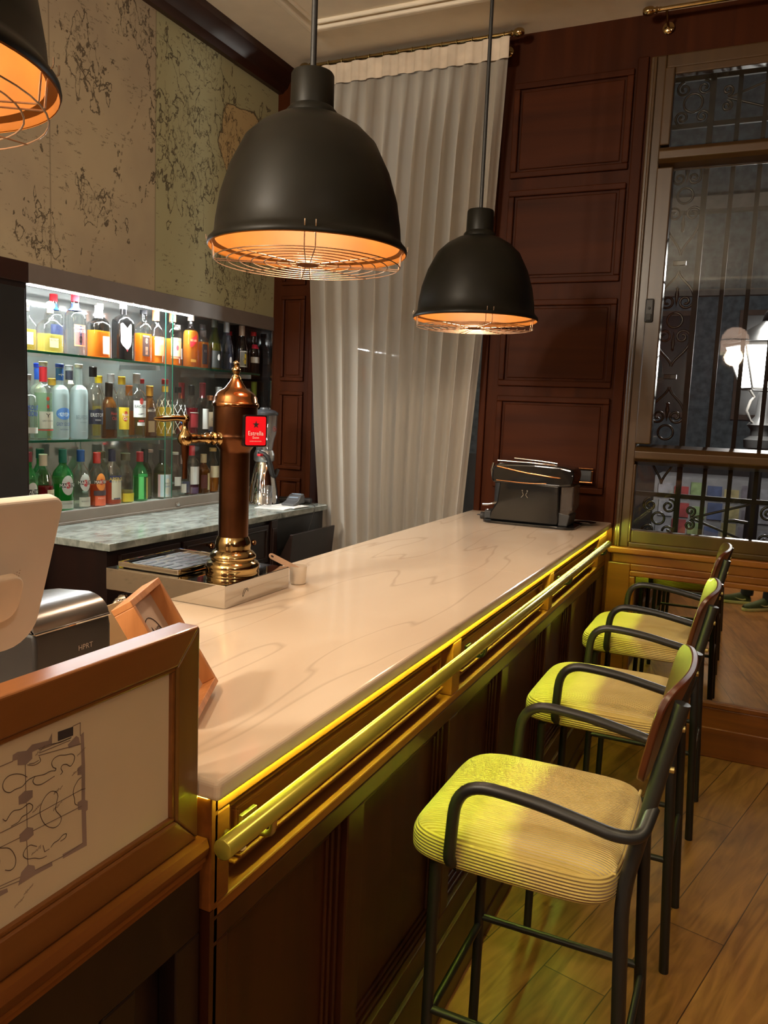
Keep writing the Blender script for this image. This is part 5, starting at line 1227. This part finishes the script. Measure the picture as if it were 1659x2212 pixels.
# blender
bx, by, bz = -2.43, 3.70, CZ
t = thing('blender', 'steel bar blender with a clear jug and dark lid on the back counter', 'blender', (bx, by, bz))
part('base', MB().lathe([(0,0),(.092,0),(.094,.01),(.086,.02),(.078,.08),(.062,.17),(.052,.215),(.045,.235),(0,.24)], (bx,by,bz+.001), 36), M['steel'], t, smooth=50)
part('collar', MB().lathe([(.050,0),(.056,.008),(.056,.04),(.050,.055),(.047,.062),(0,.062)], (bx,by,bz+.235), 32), M['steelbrushed'], t, smooth=50)
part('handle', MB().tube(fillet([(bx-.0,by-.055,bz+.29),(bx+.05,by-.04,bz+.27),(bx+.065,by-.01,bz+.16),(bx+.06,by+.02,bz+.155),(bx+.055,by+.05,bz+.19)], .03, 5), .012, 10), M['blackmat'], t, smooth=60)
part('switch', MB().box(bx+.01, bx+.03, by-.085, by-.055, bz+.268, bz+.280), cm((210,30,40)), t, bevel=.002)
part('jug', MB().lathe([(.040,0),(.045,.01),(.050,.05),(.064,.10),(.068,.19),(.070,.195)], (bx,by,bz+.295), 36), clear('jug_plastic', (.82,.82,.80), .8, .08, scatter=.15, scol=(.6,.6,.6)), t, smooth=50)
part('blade', MB().lathe([(0,0),(.01,0),(.012,.02),(.006,.035),(0,.04)], (bx,by,bz+.30), 12), M['chrome'], t)
part('lid', MB().lathe([(.071,0),(.074,.004),(.073,.014),(.055,.026),(.03,.032),(.028,.040),(.012,.042),(0,.042)], (bx,by,bz+.487), 36), plain('dark_grey_lid', (.05,.055,.06), .25), t, smooth=50)
part('badge', MB().tube([(bx+.066, by-.005+.014*math.cos(k*PI/8), bz+.415+.014*math.sin(k*PI/8)) for k in range(16)], .0012, 5, closed=True).tube([(bx+.067, by-.010+.012*k/6, bz+.415+.006*math.sin(k)) for k in range(7)], .0018, 5), cm((150,60,60)), t)
t = thing('plastic_cup', 'clear plastic tumbler upside down on papers before the blender', 'cup', (-2.335, 3.58, CZ))
part('cup', MB().lathe([(.030,0),(.0305,.001),(.038,.105),(.0395,.108)], (-2.335,3.58,CZ+.008), 32), M['cupglass'], t, smooth=50)
t = thing('paper_pad', 'white papers lying on the back counter under the tumbler', 'papers', (-2.32, 3.60, CZ))
for k, (a, dx) in enumerate(((.12, 0), (-.05, .03))):
    R_ = Matrix.Translation((-2.29+dx, 3.60+k*.09, 0)) @ Matrix.Rotation(a, 4, 'Z')
    part('sheet', MB().box(-.085, .085, -.07, .07, CZ+.001+k*.003, CZ+.004+k*.003, R_), M['paper'], t)
t = thing('card_terminal', 'grey and black card payment terminal on the back counter', 'card terminal', (-2.27, 3.73, CZ))
R_ = Matrix.Translation((-2.27, 3.75, CZ+.008)) @ Matrix.Rotation(math.radians(100), 4, 'Z')
part('body', MB().prism([(-.09,0),(.08,0),(.085,.012),(.02,.022),(-.03,.048),(-.07,.055),(-.09,.035)], lambda u, v, d: R_ @ Vector((-u, d, v)), -.036, .036), plain('grey_terminal', (.10,.105,.11), .3), t, bevel=.005)
part('screen', MB().prism([(-.005,.0355),(-.058,.0535),(-.058,.0545),(-.005,.0365)], lambda u, v, d: R_ @ Vector((-u, d, v)), -.026, .026), cm((150,170,190), .2), t)
t = thing('handset', 'black cordless handset lying at the right end of the back counter', 'handset', (-2.36, 3.86, CZ))
R_ = Matrix.Translation((-2.335, 3.872, CZ+.001)) @ Matrix.Rotation(math.radians(20), 4, 'Z')
part('body', MB().box(-.10, .10, -.026, .026, 0, .030, R_), M['blackmat'], t, bevel=.01, segs=3)
part('keypad', MB().box(-.05, .03, -.018, .018, .030, .0315, R_), M['rubber'], t)
part('cable', MB().tube(fillet([(-2.22,3.86,CZ+.006),(-2.16,3.80,CZ+.006),(-2.15,3.78,CZ-.02),(-2.15,3.72,.95),(-2.152,3.66,.85)], .02, 4), .0018, 6), M['rubber'], t)

# ------------------------------------------------------------------ the person whose trainers show in the mirror
t = thing('person', 'person standing in dark trousers and dark green trainers, mirrored low under the window', 'person', (.12, .38, 0))
shoe_m = plain('dark_green_knit', srgb(52,62,36), .8, var=.3)
sole_m = plain('pale_sole', srgb(205,205,150), .6)
skin_m = plain('skin', srgb(190,140,110), .6)
def shoe(cx, cy, ang, nm):
    R_ = Matrix.Translation((cx, cy, 0)) @ Matrix.Rotation(ang, 4, 'Z')
    L_ = [(-.10,.030,.030),(-.085,.036,.075),(-.05,.038,.095),(-.02,.039,.085),(.03,.044,.068),(.08,.047,.052),(.13,.044,.042),(.165,.034,.034),(.18,.018,.028)]
    vs = []; fs = []; n = 14
    for x, w, h in L_:
        for k in range(n):
            a = 2*PI*k/n; vs.append(R_ @ Vector((x, w*math.copysign(abs(math.cos(a))**.8, math.cos(a)), .020+(h if math.sin(a) > 0 else .006)*math.sin(a))))
    for i in range(len(L_)-1):
        for k in range(n):
            l = (k+1) % n; fs.append((i*n+k, i*n+l, (i+1)*n+l, (i+1)*n+k))
    fs += [tuple(range(n)), tuple((len(L_)-1)*n+k for k in reversed(range(n)))]
    s_ = part('shoe', MB().add(vs, fs), shoe_m, t, smooth=60)
    out = [(x, w+.004) for x, w, h in L_]+[(.186,.0)]+[(x, -w-.004) for x, w, h in L_[::-1]]
    part('sole', MB().prism(out, lambda u, v, d: R_ @ Vector((u, v, d)), 0.001, .026), sole_m, s_, bevel=.004)
    for q in (-1, 1):
        sw = [(-.055,.044),(-.03,.036),(.0,.040),(.045,.060),(.0,.049),(-.03,.047),(-.048,.054)]
        part('swoosh', MB().prism(sw, lambda u, v, d: R_ @ Vector((u, q*(.0415+.004*(u > 0)+d), v)), 0, .003), sole_m, s_)
    part('laces', MB().box(.0, .07, -.014, .014, .082, .086, R_ @ Matrix.Rotation(.35, 4, 'Y') @ Matrix.Translation((-.015, 0, .004))), M['rubber'], s_, bevel=.002)
    return R_
shoe(-.01, .30, math.radians(172), 'l'); shoe(.17, .50, math.radians(140), 'r')
def limb(pts, rs):
    return MB().tube([Vector(p) for p in pts], rs, 16)
trs = plain('dark_denim', srgb(30,32,40), .85)
lg = MB()
lg.tube([(.05,.285,.085),(.055,.287,.16),(.06,.29,.26),(.07,.30,.42),(.073,.302,.47),(.075,.303,.485)], [.056,.055,.058,.062,.060,.040], 18)
part('trouser_leg', lg, trs, t, smooth=60)
lg = MB()
lg.tube([(.232,.452,.085),(.235,.451,.16),(.235,.45,.26),(.23,.44,.42),(.228,.438,.47),(.227,.437,.485)], [.056,.055,.058,.062,.060,.040], 18)
part('trouser_leg', lg, trs, t, smooth=60)

# ------------------------------------------------------------------ added unseen fill lamps for the room
def globe(x, y, z, p, label):  # unseen globes added to brighten the ceiling, chart wall and curtain
    t = thing('fill_globe', label, 'lamp', (x, y, z), None)
    part('globe', MB().lathe([(0,-.12)]+[(.12*math.sin(k*PI/12), -.12*math.cos(k*PI/12)) for k in range(1, 12)]+[(0,.12)], (x,y,z), 24), emit('fill_globe_glow_%d' % int(p), (1,.78,.52), 2.5), t, smooth=180)
    part('cord', MB().tube([(x,y,z+.12),(x,y,ZC)], .004, 8), M['blackmat'], t)
    light('lamp_glow', 'POINT', (x,y,z-.14), (1,.88,.72), p, t, shadow_soft_size=.12)
    light('lamp_glow', 'POINT', (x,y,z+.2), (1,.88,.72), p*4.6, t, shadow_soft_size=.10)
globe(-1.9, -.55, 2.75, 36, 'added fill globe hanging unseen, left behind the camera')
globe(-2.0, -2.6, 2.75, 50, 'added fill globe hanging unseen, farthest behind the camera')
globe(1.9, -1.4, 2.75, 14, 'added fill globe hanging unseen, right behind the camera')
for y in (.9, 2.6):  # unseen spots added to light the floor and the rear of the seats
    t = thing('fill_spotlight', 'small spot added as fill right of the bar stools, outside the view', 'spotlight', (.75, y, ZC-.02), 'added fill spots over the walkway')
    part('ring', MB().lathe([(.035,0),(.048,0),(.048,-.008),(.035,-.006)], (.75,y,ZC), 24), M['steel'], t)
    part('lens', MB().lathe([(0,-.002),(.035,-.002)], (.75,y,ZC), 24), emit('fill_spot_lens', (1,.76,.5), 4), t)
    light('lamp_glow', 'SPOT', (.75,y,ZC-.03), (1,.80,.5), 80, t, spot_size=math.radians(75), spot_blend=.8, shadow_soft_size=.05)

# night sky glow outside
wd = bpy.data.worlds.new('night'); S.world = wd; wd.use_nodes = True
wd.node_tree.nodes['Background'].inputs[0].default_value = (.22,.24,.30,1)
wd.node_tree.nodes['Background'].inputs[1].default_value = .10

# ------------------------------------------------------------------ camera
cam = bpy.data.cameras.new('camera'); co = bpy.data.objects.new('camera', cam); COL.objects.link(co)
R3 = Matrix(((0.906121,-0.089963,0.413342),(0.421015,0.096802,-0.901873),(0.041123,0.99123,0.12559)))
co.matrix_world = Matrix.Translation((0,0,1.6094)) @ R3.to_4x4()
cam.sensor_fit = 'HORIZONTAL'; cam.sensor_width = 36; cam.lens = 37.478; cam.clip_start = .02; cam.clip_end = 100
S.camera = co
S.view_settings.view_transform = 'Standard'; S.view_settings.look = 'None'; S.view_settings.gamma = 1; S.view_settings.exposure = 0
S.view_settings.use_curve_mapping = False
c_ = S.cycles
c_.use_adaptive_sampling = True; c_.adaptive_threshold = .02
c_.max_bounces = 6; c_.diffuse_bounces = 4; c_.glossy_bounces = 4; c_.transmission_bounces = 4; c_.transparent_max_bounces = 22
c_.caustics_reflective = False; c_.caustics_refractive = False; c_.sample_clamp_indirect = 4; c_.use_denoising = True
c_.blur_glossy = .5
